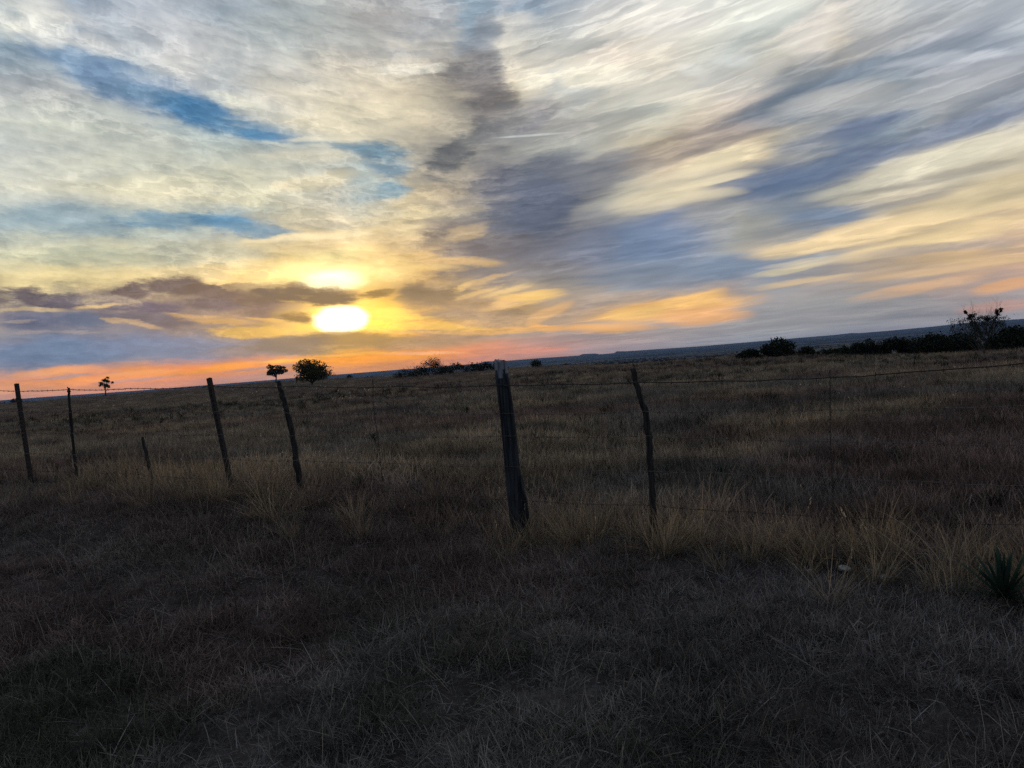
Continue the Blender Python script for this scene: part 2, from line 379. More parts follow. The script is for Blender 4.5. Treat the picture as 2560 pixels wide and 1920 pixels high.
 (640, 906, 800, 896, 3, 'FFB848', 0.95, .3, .8),
 (780, 908, 960, 898, 8, 'FF9E18', 0.95, .3, .8),
 (800, 890, 1000, 880, 3, 'FFB040', 0.9, .3, .8),
 (900, 896, 1060, 890, 7, 'FFA020', 0.9, .3, .8),
 (980, 884, 1150, 880, 3, 'F8B078', 0.85, .3, .8),
 (560, 930, 760, 907, 4, '9C8888', 0.7, .3, .8),
 (240, 958, 420, 944, 4, 'A89498', 0.7, .3, .8),
 (100, 950, 200, 940, 3, 'B89C94', 0.7, .3, .8),
 (1280, 880, 1440, 876, 6, 'F09C78', 0.7, .3, .8),
 # contrail
 (1248, 344, 1408, 332, 2.2, 'D8DCDC', 0.45, 0.2, 0.0),
]
# dark cloud standing in front of the glow
BEFORE_SUN = [
 (620, 736, 770, 738, 17, '8E765C', 0.95, 0.6, 0.9),
 (720, 743, 890, 748, 17, '92795A', 0.95, 0.6, 0.9),
 (640, 730, 700, 728, 9, '8C7660', 0.85, 0.4),
 (900, 748, 970, 734, 9, 'A08050', 0.85, 0.4),
 (690, 794, 790, 800, 9, '98784E', 0.8, 0.3),
 (740, 856, 1000, 850, 19, 'B48E54', 0.85, 0.4, 0.8),
 (640, 864, 840, 856, 18, '9E876E', 0.8, 0.4, 0.7)]
# the sun burning through two gaps: middle, half width, half height, gain, colour, core, rim
BLAZE = [(853, 799, 66, 34, 3.2, (1.0, 0.88, 0.55), 0.4, 1.2),
         (858, 802, 150, 64, 0.7, (1.0, 0.60, 0.08), 0.2, 1.4),
         (836, 703, 66, 22, 0.8, (1.0, 0.9, 0.62), 0.0, 1.5),
         (822, 700, 180, 38, 0.42, (1.0, 0.75, 0.3), 0.1, 1.4),
         (850, 780, 420, 190, 0.13, (1.0, 0.55, 0.14), 0.0, 1.5)]

def patch_group(name, adds):
    """node group: an oval patch of sky with a rim frayed by the wind noise, laid over colour C"""
    g = bpy.data.node_groups.new(name, 'ShaderNodeTree')
    for nm, ty in (('C', 'Color'), ('P', 'Vector'), ('Fray', 'Float'), ('K1', 'Vector'), ('K2', 'Vector'),
                   ('Wisp', 'Float'), ('Core', 'Float'), ('Rim', 'Float'), ('Strength', 'Float'), ('Own', 'Color')):
        g.interface.new_socket(nm, in_out='INPUT', socket_type='NodeSocket' + ty)
    g.interface.new_socket('C', in_out='OUTPUT', socket_type='NodeSocketColor')
    T = NT(g)
    gi, go = T.n('NodeGroupInput').outputs, T.n('NodeGroupOutput')
    nd = T.n('ShaderNodeVectorMath', operation='MULTIPLY_ADD')       # orders the work: keeps the shader's stack short
    T.put(nd.inputs[0], gi['C']); nd.inputs[1].default_value = (1e-7, 1e-7, 1e-7); T.put(nd.inputs[2], gi['P'])
    p = nd.outputs['Vector']
    u, v = T.vm('DOT_PRODUCT', p, gi['K1']), T.vm('DOT_PRODUCT', p, gi['K2'])
    r2 = T.m('MULTIPLY_ADD', u, u, T.m('MULTIPLY_ADD', v, v, T.m('MULTIPLY', gi['Fray'], gi['Wisp'])))
    f = T.n('ShaderNodeMapRange', interpolation_type='SMOOTHSTEP')
    T.put(f.inputs[0], r2); T.put(f.inputs[1], gi['Core']); T.put(f.inputs[2], gi['Rim'])
    T.put(f.inputs[3], gi['Strength']); f.inputs[4].default_value = 0.0
    if adds: c = T.vm('ADD', gi['C'], T.vm('SCALE', gi['Own'], scale=f.outputs[0]))
    else: c = T.mix(f.outputs[0], gi['C'], gi['Own'])
    T.put(go.inputs[0], c)
    return g
PATCH, FIRE = patch_group('cloud_patch', False), patch_group('sun_blaze', True)

def patch(base, gi, group, a, e, ang, ra, re, wisp, core, rim, op, colr):
    c, q = math.cos(ang), math.sin(ang)
    k1, k2 = (c / ra, q / ra), (-q / re, c / re)
    nd = W.n('ShaderNodeGroup'); nd.node_tree = group
    for nm, v in (('C', base), ('P', gi['P0'] if group is FIRE or wisp < 0.25 else gi['P3']), ('Fray', gi['FRAY']), ('K1', (*k1, -(k1[0] * a + k1[1] * e))), ('K2', (*k2, -(k2[0] * a + k2[1] * e))),
                  ('Wisp', wisp), ('Core', core), ('Rim', rim), ('Strength', op), ('Own', (*colr, 1))):
        W.put(nd.inputs[nm], v)
    return nd.outputs[0]

def part_of_sky(a_lo, a_hi, e_lo, e_hi):
    """colour of the sky inside one window of bearings"""
    global W
    main = W
    g = bpy.data.node_groups.new('part_of_sky', 'ShaderNodeTree')
    given = {'P3': P3, 'P0': P0, 'FRAY': FRAY, 'AE': AE, 'GRAIN': GRAIN}
    for nm in given: g.interface.new_socket(nm, in_out='INPUT', socket_type='NodeSocket' + ('Float' if nm == 'FRAY' else 'Vector'))
    g.interface.new_socket('C', in_out='OUTPUT', socket_type='NodeSocketColor')
    W = NT(g)
    gi = W.n('NodeGroupInput').outputs
    base = prev = None
    es = sorted(SKY)
    for i, e in enumerate(es):
        nxt = es[min(i + 1, len(es) - 1)]
        if nxt < e_lo - 1.6 or (i and es[i - 1] > e_hi + 1.6): continue
        ae = W.sep(gi['AE'] if base is None else after(gi['AE'], base))
        c = W.ramp(ae[0], [((a + 40) / 80, lin(h)) for a, h in sorted(SKY[e].items())])
        base = c if base is None else W.mix(W.mr(ae[1], prev, e, smooth=False), base, c)
        prev = e
    def near(a, e, ra, re):
        return a + ra + 2.5 > a_lo and a - ra - 2.5 < a_hi and e + re + 1.2 > e_lo and e - re - 1.2 < e_hi
    def cloud(base, q):
        x0, y0, x1, y1, half, colr, op = q[:7]
        soft, wisp = (q[7] if len(q) > 7 else 0.15), (q[8] if len(q) > 8 else 1.0)
        (a0, e0), (a1, e1) = azel(x0, y0), azel(x1, y1)
        L, h, an = max(math.hypot(a1 - a0, e1 - e0) / 2, 0.05), half / 29.0, math.atan2(e1 - e0, a1 - a0)
        if not near((a0 + a1) / 2, (e0 + e1) / 2, 1.4 * (abs(math.cos(an)) * L + abs(math.sin(an)) * h), 1.4 * (abs(math.sin(an)) * L + abs(math.cos(an)) * h)):
            return base
        return patch(base, gi, PATCH, (a0 + a1) / 2, (e0 + e1) / 2, an, L, h, wisp, soft * soft, 2.0, op, lin(colr))
    for q in CLOUDS: base = cloud(base, q)
    base = W.vm('MULTIPLY', base, gi['GRAIN'])
    for (px, py, rx, ry, gain, c, inner, outer) in BLAZE:
        a, e = azel(px, py)
        if not near(a, e, rx / 34 * 1.5, ry / 34 * 1.5): continue
        base = patch(base, gi, FIRE, a, e, 0.0, rx / 34, ry / 34, 0.32, inner * inner, outer * outer, gain, c)
    for q in BEFORE_SUN: base = cloud(base, q)
    W.put(W.n('NodeGroupOutput').inputs[0], base)
    W = main
    nd = W.n('ShaderNodeGroup'); nd.node_tree = g
    for nm, v in given.items(): W.put(nd.inputs[nm], v)
    return nd.outputs[0]

def background(c):
    b = W.n('ShaderNodeBackground')
    W.put(b.inputs['Color'], c)
    b.inputs['Strength'].default_value = 1.0
    return b.outputs[0]
def either(f, a, b):
    q = W.n('ShaderNodeMixShader')
    W.put(q.inputs[0], f)
    wt.links.new(a, q.inputs[1]); wt.links.new(b, q.inputs[2])
    return q.outputs[0]

A_CUT, E_CUT = -3.0, 8.5
is_right, is_high = W.m('GREATER_THAN', AZ, A_CUT), W.m('GREATER_THAN', EL, E_CUT)
front = either(is_high,
               either(is_right, background(part_of_sky(-60, A_CUT, -5, E_CUT)), background(part_of_sky(A_CUT, 60, -5, E_CUT))),
               either(is_right, background(part_of_sky(-60, A_CUT, E_CUT, 90)), background(part_of_sky(A_CUT, 60, E_CUT, 90))))

# beyond the picture: the same veil of cloud, duller away from the sun, clear sky showing between
sky = W.n('ShaderNodeTexSky', sky_type='NISHITA')
sky.sun_disc = False
sky.sun_elevation = math.radians(SUN_EL)
sky.sun_rotation = math.radians(SUN_AZ)
sky.altitude = 500
sky.air_density, sky.dust_density, sky.ozone_density = 1.0, 1.5, 1.0
NISHITA = 0.10
clear = W.vm('SCALE', sky.outputs[0], scale=NISHITA)
absaz = W.m('ABSOLUTE', AZ)
pl = W.m('ADD', W.m('MAXIMUM', dz, 0.0), 0.12)
bn = W.noise(W.xyz(W.m('DIVIDE', dx, pl), W.m('MULTIPLY', W.m('DIVIDE', dy, pl), 0.5), 4.0), 1.0, 3, 0.55)['Fac']
back = W.mix(W.mr(EL, 0.0, 50.0), lin('788296'), lin('98A2B2'))
back = W.mix(W.mr(bn, 0.45, 0.72, 0.0, 0.5), back, clear)
away = W.m('MAXIMUM', W.mr(absaz, 42.0, 100.0), W.mr(EL, 32.0, 60.0))
wo = W.n('ShaderNodeOutputWorld')
wt.links.new(either(away, front, background(back)), wo.inputs['Surface'])
world.cycles.sampling_method = 'MANUAL'
world.cycles.sample_map_resolution = 256

# ------------------------------------------------------------------ sun
sd = bpy.data.lights.new('sun', 'SUN')
sd.energy = 0.5
sd.angle = math.radians(2.5)
sd.color = (1.0, 0.72, 0.42)
sun = bpy.data.objects.new('sun', sd)
col.objects.link(sun)
a, e = math.radians(SUN_AZ), math.radians(SUN_EL)
sdir = Vector((math.sin(a) * math.cos(e), math.cos(a) * math.cos(e), math.sin(e)))
sun.rotation_euler = sdir.to_track_quat('Z', 'Y').to_euler()

# ------------------------------------------------------------------ helpers
def tag(o, label=None, cat=None, group=None, kind=None):
    if label: o['label'] = label
    if cat: o['category'] = cat
    if group: o['group'] = group
    if kind: o['kind'] = kind
    return o

def empty(name, loc):
    o = bpy.data.objects.new(name, None)
    o.empty_display_size = 0.2
    col.objects.link(o)
    o.location = loc
    return o

def mesh_obj(name, V, Fs, mat, parent=None, smooth=False, link=True, attr=None):
    me = bpy.data.meshes.new(name)
    V = np.asarray(V, dtype=np.float32)
    if isinstance(Fs, np.ndarray):
        me.vertices.add(len(V)); me.vertices.foreach_set('co', V.ravel())
        k = Fs.shape[1]
        me.loops.add(Fs.size); me.loops.foreach_set('vertex_index', Fs.ravel().astype(np.int32))
        me.polygons.add(len(Fs)); me.polygons.foreach_set('loop_start', np.arange(0, Fs.size, k, dtype=np.int32))
        me.update(calc_edges=True)
    else:
        me.from_pydata([tuple(v) for v in V], [], Fs)
    if mat: me.materials.append(mat)
    if smooth: me.polygons.foreach_set('use_smooth', [True] * len(me.polygons))
    if attr:
        for k, v in attr.items():
            v = np.asarray(v, dtype=np.float32)
            at = me.attributes.new(k, 'FLOAT' if v.ndim == 1 else 'FLOAT_VECTOR', 'POINT')
            at.data.foreach_set('value' if v.ndim == 1 else 'vector', v.ravel())
    me.update()
    o = bpy.data.objects.new(name, me)
    if link: col.objects.link(o)
    if parent:
        o.parent = parent
        o.matrix_parent_inverse = Matrix.Translation(-Vector(parent.location))
    return o

def vnoise(x, y, seed=0):
    """value noise, 0..1"""
    x, y = np.asarray(x, float), np.asarray(y, float)
    xi, yi = np.floor(x).astype(np.int64), np.floor(y).astype(np.int64)
    fx, fy = x - xi, y - yi
    fx, fy = fx * fx * (3 - 2 * fx), fy * fy * (3 - 2 * fy)
    def h(a, b):
        n = (a * 374761393 + b * 668265263 + seed * 974634777) & 0x7fffffff
        n = ((n ^ (n >> 13)) * 1274126177) & 0x7fffffff
        return ((n ^ (n >> 16)) & 0xffff) / 65535.0
    return (h(xi, yi) * (1 - fx) + h(xi + 1, yi) * fx) * (1 - fy) + (h(xi, yi + 1) * (1 - fx) + h(xi + 1, yi + 1) * fx) * fy

def fbm(x, y, oct=4, seed=0, gain=0.5):
    s, a, t = 0, 1.0, 0
    for i in range(oct):
        s = s + a * vnoise(x * 2 ** i + 17.3 * i, y * 2 ** i - 9.1 * i, seed + i)
        t += a; a *= gain
    return s / t

def sstep(a, b, x):
    t = np.clip((np.asarray(x, float) - a) / (b - a), 0, 1)
    return t * t * (3 - 2 * t)

# ------------------------------------------------------------------ the lie of the land
FN = np.array([0.6, 1.0]) / math.hypot(0.6, 1.0)       # fence line: 0.6 x + y = 6.24
def fence_s(x, y): return (0.6 * x + y - 6.24) / math.hypot(0.6, 1.0)
def on_fence(px, py, off=0.0):
    d = ray(px, py)
    n = np.array([FN[0], FN[1], 0])
    t = (6.24 / math.hypot(0.6, 1.0) + off) / d.dot(n)
    p = d * t
    return np.array([p[0], p[1], p[2] + EYE])

FB = sorted([(on_fence(px, py)[0], on_fence(px, py)[2] - 0.06) for px, py in
             ((78, 1205), (577, 1222), (1303, 1350), (1634, 1352))])
FBX = [-30, -12] + [p[0] for p in FB] + [4, 30]
FBZ = [0.3, 0.35] + [p[1] for p in FB] + [0.05, 0.0]
TD = np.log([12, 25, 50, 80, 150, 280, 600, 1000, 2500, 3500])
TZ = {-0.32: [.32, .22, .05, 0, 0, 1.0, -3, -8, -15, -16],
      0.0: [.2, .15, .2, .2, .2, -1.6, -7, -12, -20, -21],
      0.30: [.15, .15, .2, .3, -2, -6, -12, -16, -22, -23],
      0.60: [.12, .15, 0, -.95, -5, -9, -15, -20, -25, -26]}
TK = sorted(TZ)
def ground_z(x, y, fine=True):
    x, y = np.asarray(x, float), np.asarray(y, float)
    D = np.hypot(x, y)
    t = np.tan(np.clip(np.arctan2(x, np.maximum(y, 1e-6)), -0.9, 0.9))
    t = np.where(y <= 0, np.sign(x) * 0.9, t)
    L = np.log(np.maximum(D, 1e-3))
    zs = [np.interp(L, TD, TZ[k]) for k in TK]
    far = zs[0] * 1.0
    for i in range(1, len(TK)):
        far = far + (zs[i] - far) * sstep(TK[i - 1], TK[i], t)
    s = fence_s(x, y)
    xf = x - s * FN[0]
    zf = np.interp(xf, FBX, FBZ)
    near = zf * sstep(-4.5, -0.3, s)
    z = near + (far - near) * sstep(0.0, 13.0, s) * 1.0
    z = np.where(y < -2, near * 0 + (far - 0) * sstep(15, 60, D) * 0.0 - 0.0, z)
    if fine:
        w = np.clip(1 - D / 400, 0, 1)
        z = z + w * ((fbm(x * .35, y * .35, 3, 5) - .5) * .16 * sstep(2, 9, D) + (fbm(x * 1.7, y * 1.7, 3, 9) - .5) * .07
                     + (fbm(x * 7, y * 7, 2, 12) - .5) * .025)
    return z

def hit(px, py):
    """where the line of sight meets the ground"""
    d = ray(px, py)
    t = 1.0
    while t < 4000:
        p = d * t
        if EYE + p[2] <= float(ground_z(p[0], p[1], False)):
            return np.array([p[0], p[1], EYE + p[2]])
        t *= 1.004
    return d * t
def at_dist(px, D):
    """ground point at distance D on the bearing of photograph column px (taken along the horizon)"""
    d = ray(px, 1004 - 0.0787 * px)
    k = D / math.hypot(d[0], d[1])
    return np.array([d[0] * k, d[1] * k, float(ground_z(d[0] * k, d[1] * k, False))])

# ------------------------------------------------------------------ materials
def material(name):
    m = bpy.data.materials.new(name)
    m.use_nodes = True
    m.node_tree.nodes.clear()
    t = NT(m.node_tree)
    out = t.n('ShaderNodeOutputMaterial')
    return m, t, out

def simple_mat(name, ca, cb, scale=6, stretch=(1, 1, 1), rough=0.85, bump=0.4, detail=6, metal=0.0):
    m, t, out = material(name)
    tc = t.n('ShaderNodeTexCoord').outputs['Object']
    v = t.vm('MULTIPLY', tc, stretch)
    n = t.noise(v, scale, detail, 0.6)
    n2 = t.noise(v, scale * 6.3, 3, 0.6)
    f = t.mr(t.m('ADD', t.m('MULTIPLY', n[0], 0.7), t.m('MULTIPLY', n2[0], 0.3)), 0.35, 0.65)
    b = t.n('ShaderNodeBsdfPrincipled')
    t.put(b.inputs['Base Color'], t.mix(f, ca, cb))
    b.inputs['Roughness'].default_value = rough
    b.inputs['Metallic'].default_value = metal
    bp = t.n('ShaderNodeBump')
    bp.inputs['Strength'].default_value = bump
    bp.inputs['Distance'].default_value = 0.01
    t.put(bp.inputs['Height'], n2[0])
    t.put(b.inputs['Normal'], bp.outputs[0])
    m.node_tree.links.new(b.outputs[0], out.inputs[0])
    return m

def leaf_mat(name, colr, trans=0.3, inst=False, vary=0.5):
    m, t, out = material(name)
    if inst:
        at = t.n('ShaderNodeAttribute', attribute_type='INSTANCER', attribute_name='tc')
        c = at.outputs['Vector']
    else:
        rgb = t.n('ShaderNodeRGB'); rgb.outputs[0].default_value = (*colr, 1)
        c = rgb.outputs[0]
    bv = t.n('ShaderNodeAttribute', attribute_type='GEOMETRY', attribute_name='bv').outputs['Fac']
    c = t.vm('SCALE', c, scale=t.mr(bv, 0, 1, 1 - vary, 1 + vary, smooth=False))
    d = t.n('ShaderNodeBsdfDiffuse'); t.put(d.inputs[0], c)
    tr = t.n('ShaderNodeBsdfTranslucent'); t.put(tr.inputs[0], c)
    mx = t.n('ShaderNodeMixShader'); mx.inputs[0].default_value = trans
    m.node_tree.links.new(d.outputs[0], mx.inputs[1])
    m.node_tree.links.new(tr.outputs[0], mx.inputs[2])
    m.node_tree.links.new(mx.outputs[0], out.inputs[0])
    return m

def ground_mat():
    m, t, out = material('dry_soil_and_grass')
    p = t.n('ShaderNodeNewGeometry').outputs['Position']
    x, y, z = t.sep(p)
    D = t.vm('LENGTH', t.xyz(x, y, 0.0))
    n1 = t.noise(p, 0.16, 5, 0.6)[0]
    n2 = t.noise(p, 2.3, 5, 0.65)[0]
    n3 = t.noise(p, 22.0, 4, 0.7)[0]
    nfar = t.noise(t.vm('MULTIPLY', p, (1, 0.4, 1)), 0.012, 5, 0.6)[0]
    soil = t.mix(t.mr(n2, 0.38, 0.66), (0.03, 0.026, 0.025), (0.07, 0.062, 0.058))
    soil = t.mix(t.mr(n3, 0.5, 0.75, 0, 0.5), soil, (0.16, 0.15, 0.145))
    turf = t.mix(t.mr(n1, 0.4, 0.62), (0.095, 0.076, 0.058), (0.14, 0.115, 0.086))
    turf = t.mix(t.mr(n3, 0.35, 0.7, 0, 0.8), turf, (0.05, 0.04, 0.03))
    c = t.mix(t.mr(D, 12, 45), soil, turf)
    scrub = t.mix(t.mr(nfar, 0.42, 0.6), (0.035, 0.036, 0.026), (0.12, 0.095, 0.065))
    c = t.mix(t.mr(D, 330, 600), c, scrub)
    b = t.n('ShaderNodeBsdfDiffuse')
    t.put(b.inputs[0], c)
    bp = t.n('ShaderNodeBump')
    bp.inputs['Strength'].default_value = 0.8
    bp.inputs['Distance'].default_value = 0.03
    t.put(bp.inputs['Height'], t.m('ADD', n3, t.m('MULTIPLY', n2, 2.0)))
    t.put(b.inputs['Normal'], bp.outputs[0])
    m.node_tree.links.new(b.outputs[0], out.inputs[0])
    return m

def hill_mat():
    m, t, out = material('scrub_hills')
    p = t.n('ShaderNodeNewGeometry').outputs['Position']
    r = t.vm('LENGTH', t.vm('MULTIPLY', p, (1, 1, 0)))
    x, y, z = t.sep(p)
    band = t.noise(t.xyz(t.m('MULTIPLY', t.m('ARCTAN2', x, y), 7.0), t.m('MULTIPLY', z, 0.32), 0.0), 1.0, 6, 0.65)[0]
    n = t.noise(p, 0.006, 6, 0.7)[0]
    c = t.mix(t.mr(t.m('ADD', t.m('MULTIPLY', band, 0.6), t.m('MULTIPLY', n, 0.4)), 0.47, 0.6), (0.018, 0.022, 0.022), (0.085, 0.08, 0.07))
    b = t.n('ShaderNodeBsdfDiffuse')
    t.put(b.inputs[0], c)
    m.node_tree.links.new(b.outputs[0], out.inputs[0])
    return m

# ------------------------------------------------------------------ ground and hills
A = np.concatenate([np.radians(np.arange(-52, 52, 0.3)), np.radians(np.arange(52, 308, 4))])
Rr = np.concatenate([[0.01], np.geomspace(0.6, 3500, 270)])
aa, rr = np.meshgrid(A, Rr)
gx, gy = np.sin(aa) * rr, np.cos(aa) * rr
gz = ground_z(gx, gy)
nA, nR = len(A), len(Rr)
I = np.arange(nR - 1)[:, None] * nA
J = np.arange(nA)[None, :]
J2 = (J + 1) % nA
quads = np.stack([I + J, I + J2, I + nA + J2, I + nA + J], -1).reshape(-1, 4)[:, ::-1]
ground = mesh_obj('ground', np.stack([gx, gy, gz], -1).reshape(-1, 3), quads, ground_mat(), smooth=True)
tag(ground, kind='structure')

# hill crest line: photograph bearings, height above (+) or below (-) the eye in photograph pixels
HX = [-400, 0, 119, 216, 335, 556, 740, 1000, 1195, 1212, 1268, 1345, 1449, 1456, 1489, 1500, 1536, 1542, 1565, 1742, 2000, 2090, 2130, 2145, 2205, 2335, 2417, 2560, 3000]
HY = [3, 3, 3, 2, 1, 1, 1.5, 2, 1.5, 5.5, 3, 3, 1.7, 4.8, 3.6, 0.5, 1, 5, 3.2, 1, 2.5, 2.8, 4, 2.6, 2.4, 4, 6.5, 5, 6]
HA = [azel(x, 1004 - .0787 * x)[0] for x in HX]
HE = [h / FPX for h in HY]
ha = np.concatenate([np.radians(np.arange(-50, 50, 0.1)), np.radians(np.arange(50, 310, 2.5))])
hr = np.array([2300, 2700, 3200, 3800, 4500, 5200, 5900, 6500, 6800, 7000, 7100, 7600, 9000])
hp = np.array([0, .03, .1, .2, .33, .48, .66, .84, .93, 1.0, .98, .9, .5])
AA, RR = np.meshgrid(ha, hr)
crest = np.interp(np.degrees(AA), HA, HE, left=.002, right=.003) * 7000 + EYE
low = -26.0
hz = low + (crest - low) * hp[:, None]
hz += (fbm(np.degrees(AA) * 1.3, RR / 600, 4, 3) - .5) * 9 * np.where((hp[:, None] > .02) & (hp[:, None] < .95), 1, 0)
hz = np.minimum(hz, EYE + (crest - EYE) / 7000 * RR - np.where(RR < 7000, .4, 0))
hx, hy = np.sin(AA) * RR, np.cos(AA) * RR
nA, nR = len(ha), len(hr)
I = np.arange(nR - 1)[:, None] * nA; J = np.arange(nA)[None, :]; J2 = (J + 1) % nA
quads = np.stack([I + J, I + J2, I + nA + J2, I + nA + J], -1).reshape(-1, 4)[:, ::-1]
hills = mesh_obj('hills', np.stack([hx, hy, hz], -1).reshape(-1, 3), quads, hill_mat(), smooth=True)
tag(hills, kind='structure')

# ------------------------------------------------------------------ air
HAZE = 6e-5
if HAZE > 0:
    s, b, tp = 9300.0, -32.0, 75.0
    V = [(sx * s, sy * s, zz_) for zz_ in (b, tp) for sx, sy in ((-1, -1), (1, -1), (1, 1), (-1, 1))]
    Fc = [(3, 2, 1, 0), (4, 5, 6, 7), (0, 1, 5, 4), (1, 2, 6, 5), (2, 3, 7, 6), (3, 0, 4, 7)]
    hm, t, out = material('thin_haze')
    pv = t.n('ShaderNodeVolumePrincipled')
    pv.inputs['Color'].default_value = (0.30, 0.52, 1.0, 1)
    pv.inputs['Density'].default_value = HAZE
    pv.inputs['Anisotropy'].default_value = 0.3
    hm.node_tree.links.new(pv.outputs[0], out.inputs['Volume'])
    haze = mesh_obj('haze', V, Fc, hm)
    tag(haze, kind='stuff')

# ------------------------------------------------------------------ shape helpers
def tube(path, radii, sides=8, jitter=0.0, twist=0.0, cap=True):
    path = [Vector(p) for p in path]
    V, Fc = [], []
    n = len(path)
    ref = Vector((0.3, 0.2, 1)).normalized()
    for i, p in enumerate(path):
        tg = (path[min(i + 1, n - 1)] - path[max(i - 1, 0)]).normalized()
        r0 = ref if abs(tg.dot(ref)) < 0.9 else Vector((1, 0, 0))
        u = tg.cross(r0).normalized(); v = tg.cross(u)
        r = radii[i] if hasattr(radii, '__len__') else radii
        for k in range(sides):
            a = 2 * math.pi * k / sides + twist * i
            q = r * (1 + random.uniform(-jitter, jitter))
            V.append(p + u * math.cos(a) * q + v * math.sin(a) * q)
    for i in range(n - 1):
        for k in range(sides):
            k2 = (k + 1) % sides
            Fc.append((i * sides + k, i * sides + k2, (i + 1) * sides + k2, (i + 1) * sides + k))
    if cap:
        Fc.append(tuple(range(sides))[::-1])
        Fc.append(tuple((n - 1) * sides + k for k in range(sides)))
    return V, Fc

class Bag:
    def __init__(s): s.V, s.F, s.bv = [], [], []
    def add(s, VF, bv=0.5):
        V, Fc = VF
        b = len(s.V)
        s.V += [tuple(v) for v in V]
        s.F += [tuple(i + b for i in f) for f in Fc]
        s.bv += [bv] * len(V)
    def obj(s, name, mat, parent=None, smooth=False):
        return mesh_obj(name, s.V, s.F, mat, parent, smooth, attr={'bv': s.bv})

def leaf_cloud(centers, radii, n, size, flat=1.0, seed=0, shell=0.55):
    """many small leaf faces through the crown's volume, in clumps"""
    g = np.random.default_rng(seed)
    centers, radii = np.asarray(centers, float), np.asarray(radii, float)
    w = radii.prod(1) ** (2 / 3); w /= w.sum()
    idx = g.choice(len(centers), n, p=w)
    d = g.normal(size=(n, 3)); d /= np.linalg.norm(d, axis=1)[:, None]
    rad = (shell + (1 - shell) * g.random(n)) ** 0.7 * (0.86 + 0.3 * g.random(n) ** 3)
    P = centers[idx] + d * radii[idx] * rad[:, None]
    sz = size * (0.55 + 0.9 * g.random(n))
    a = g.normal(size=(n, 3)); a /= np.linalg.norm(a, axis=1)[:, None]
    b = np.cross(a, g.normal(size=(n, 3))); b /= np.linalg.norm(b, axis=1)[:, None]
    V = np.stack([P - a * sz[:, None], P - b * sz[:, None] * .55, P + a * sz[:, None], P + b * sz[:, None] * .55], 1).reshape(-1, 3)
    Fq = np.arange(4 * n).reshape(n, 4)
    bv = np.repeat(g.random(n), 4)
    return V, Fq, bv

def grow(p, d, L, r, depth, bag, spread=0.6, up=0.15, kids=3, tips=None, sides=6):
    """a limb that bends and forks"""
    pts, q, dd = [Vector(p)], Vector(p), Vector(d).normalized()
    n = 4
    for i in range(n):
        dd = (dd + Vector((random.gauss(0, .16), random.gauss(0, .16), random.gauss(0, .12) + up * .3))).normalized()
        q = q + dd * L / n
        pts.append(q.copy())
    rad = [r * (1 - .5 * i / n) for i in range(n + 1)]
    bag.add(tube(pts, rad, max(3, sides)), random.random())
    if depth == 0:
        if tips is not None: tips.append(q.copy())
        return
    for k in range(kids):
        j = random.choice((2, 3, 4, 4))
        nd = (dd + Vector((random.gauss(0, spread), random.gauss(0, spread), random.gauss(0, spread * .6) + up))).normalized()
        grow(pts[j], nd, L * random.uniform(.55, .8), rad[j] * .68, depth - 1, bag, spread, up, kids, tips, sides - 1)

# ------------------------------------------------------------------ trees and bushes
bark = simple_mat('dark_bark', (0.03, 0.024, 0.02), (0.07, 0.058, 0.05), 5, rough=0.95)
oakleaf = leaf_mat('oak_leaves', (0.06, 0.056, 0.022), 0.4, vary=0.6)
juniper = leaf_mat('juniper_leaves', (0.022, 0.028, 0.018), 0.12, vary=0.55)
twigm = simple_mat('dry_twigs', (0.05, 0.04, 0.033), (0.1, 0.08, 0.065), 8, rough=0.95)

def crown_tree(name, label, cat, base, W_, H_, clear, lobes, n, leaf, seed, group=None, lean=0.0, mat=oakleaf, extra=None):
    random.seed(seed); g = np.random.default_rng(seed)
    root = empty(name, tuple(base))
    tag(root, label, cat, group)
    B = Vector(base)
    bag = Bag()
    tr = max(0.035 * H_, 0.04)
    top = B + Vector((lean, 0, clear))
    bag.add(tube([B - Vector((0, 0, .3)), B + Vector((lean * .3, 0, clear * .4)), top], [tr * 1.25, tr, tr * .8], 9, .08))
    cs, rs = [], []
    for i in range(lobes):
        an = g.uniform(0, 2 * math.pi); q = g.uniform(0.1, 0.72) ** .7
        z = clear + (H_ - clear) * g.uniform(0.18, 0.82)
        sh = math.sqrt(max(0.12, 1 - ((z - clear) / (H_ - clear) * 2 - 0.85) ** 2 * .8))
        c = B + Vector((lean + math.cos(an) * W_ / 2 * q * sh, math.sin(an) * W_ / 2 * q * sh, z))
        cs.append(c); k = g.uniform(.16, .27)
        rs.append((W_ * k * .8, W_ * k * .8, (H_ - clear) * g.uniform(.11, .2)))
    if extra:
        for (ex, ez, er) in extra:
            cs.append(B + Vector((ex, 0, ez))); rs.append((er, er, er * .7))
    for c in cs[:10]:
        mid = (top + c) / 2 + Vector((0, 0, -.1 * H_ * .3))
        bag.add(tube([top - Vector((0, 0, .2 * clear)), mid, c], [tr * .6, tr * .35, tr * .12], 6, .05))
    bag.obj('trunk', bark, root, True)
    V, Fq, bv = leaf_cloud([tuple(c) for c in cs], rs, n, leaf, seed=seed)
    mesh_obj('crown', V, Fq, mat, root, attr={'bv': bv})
    return root

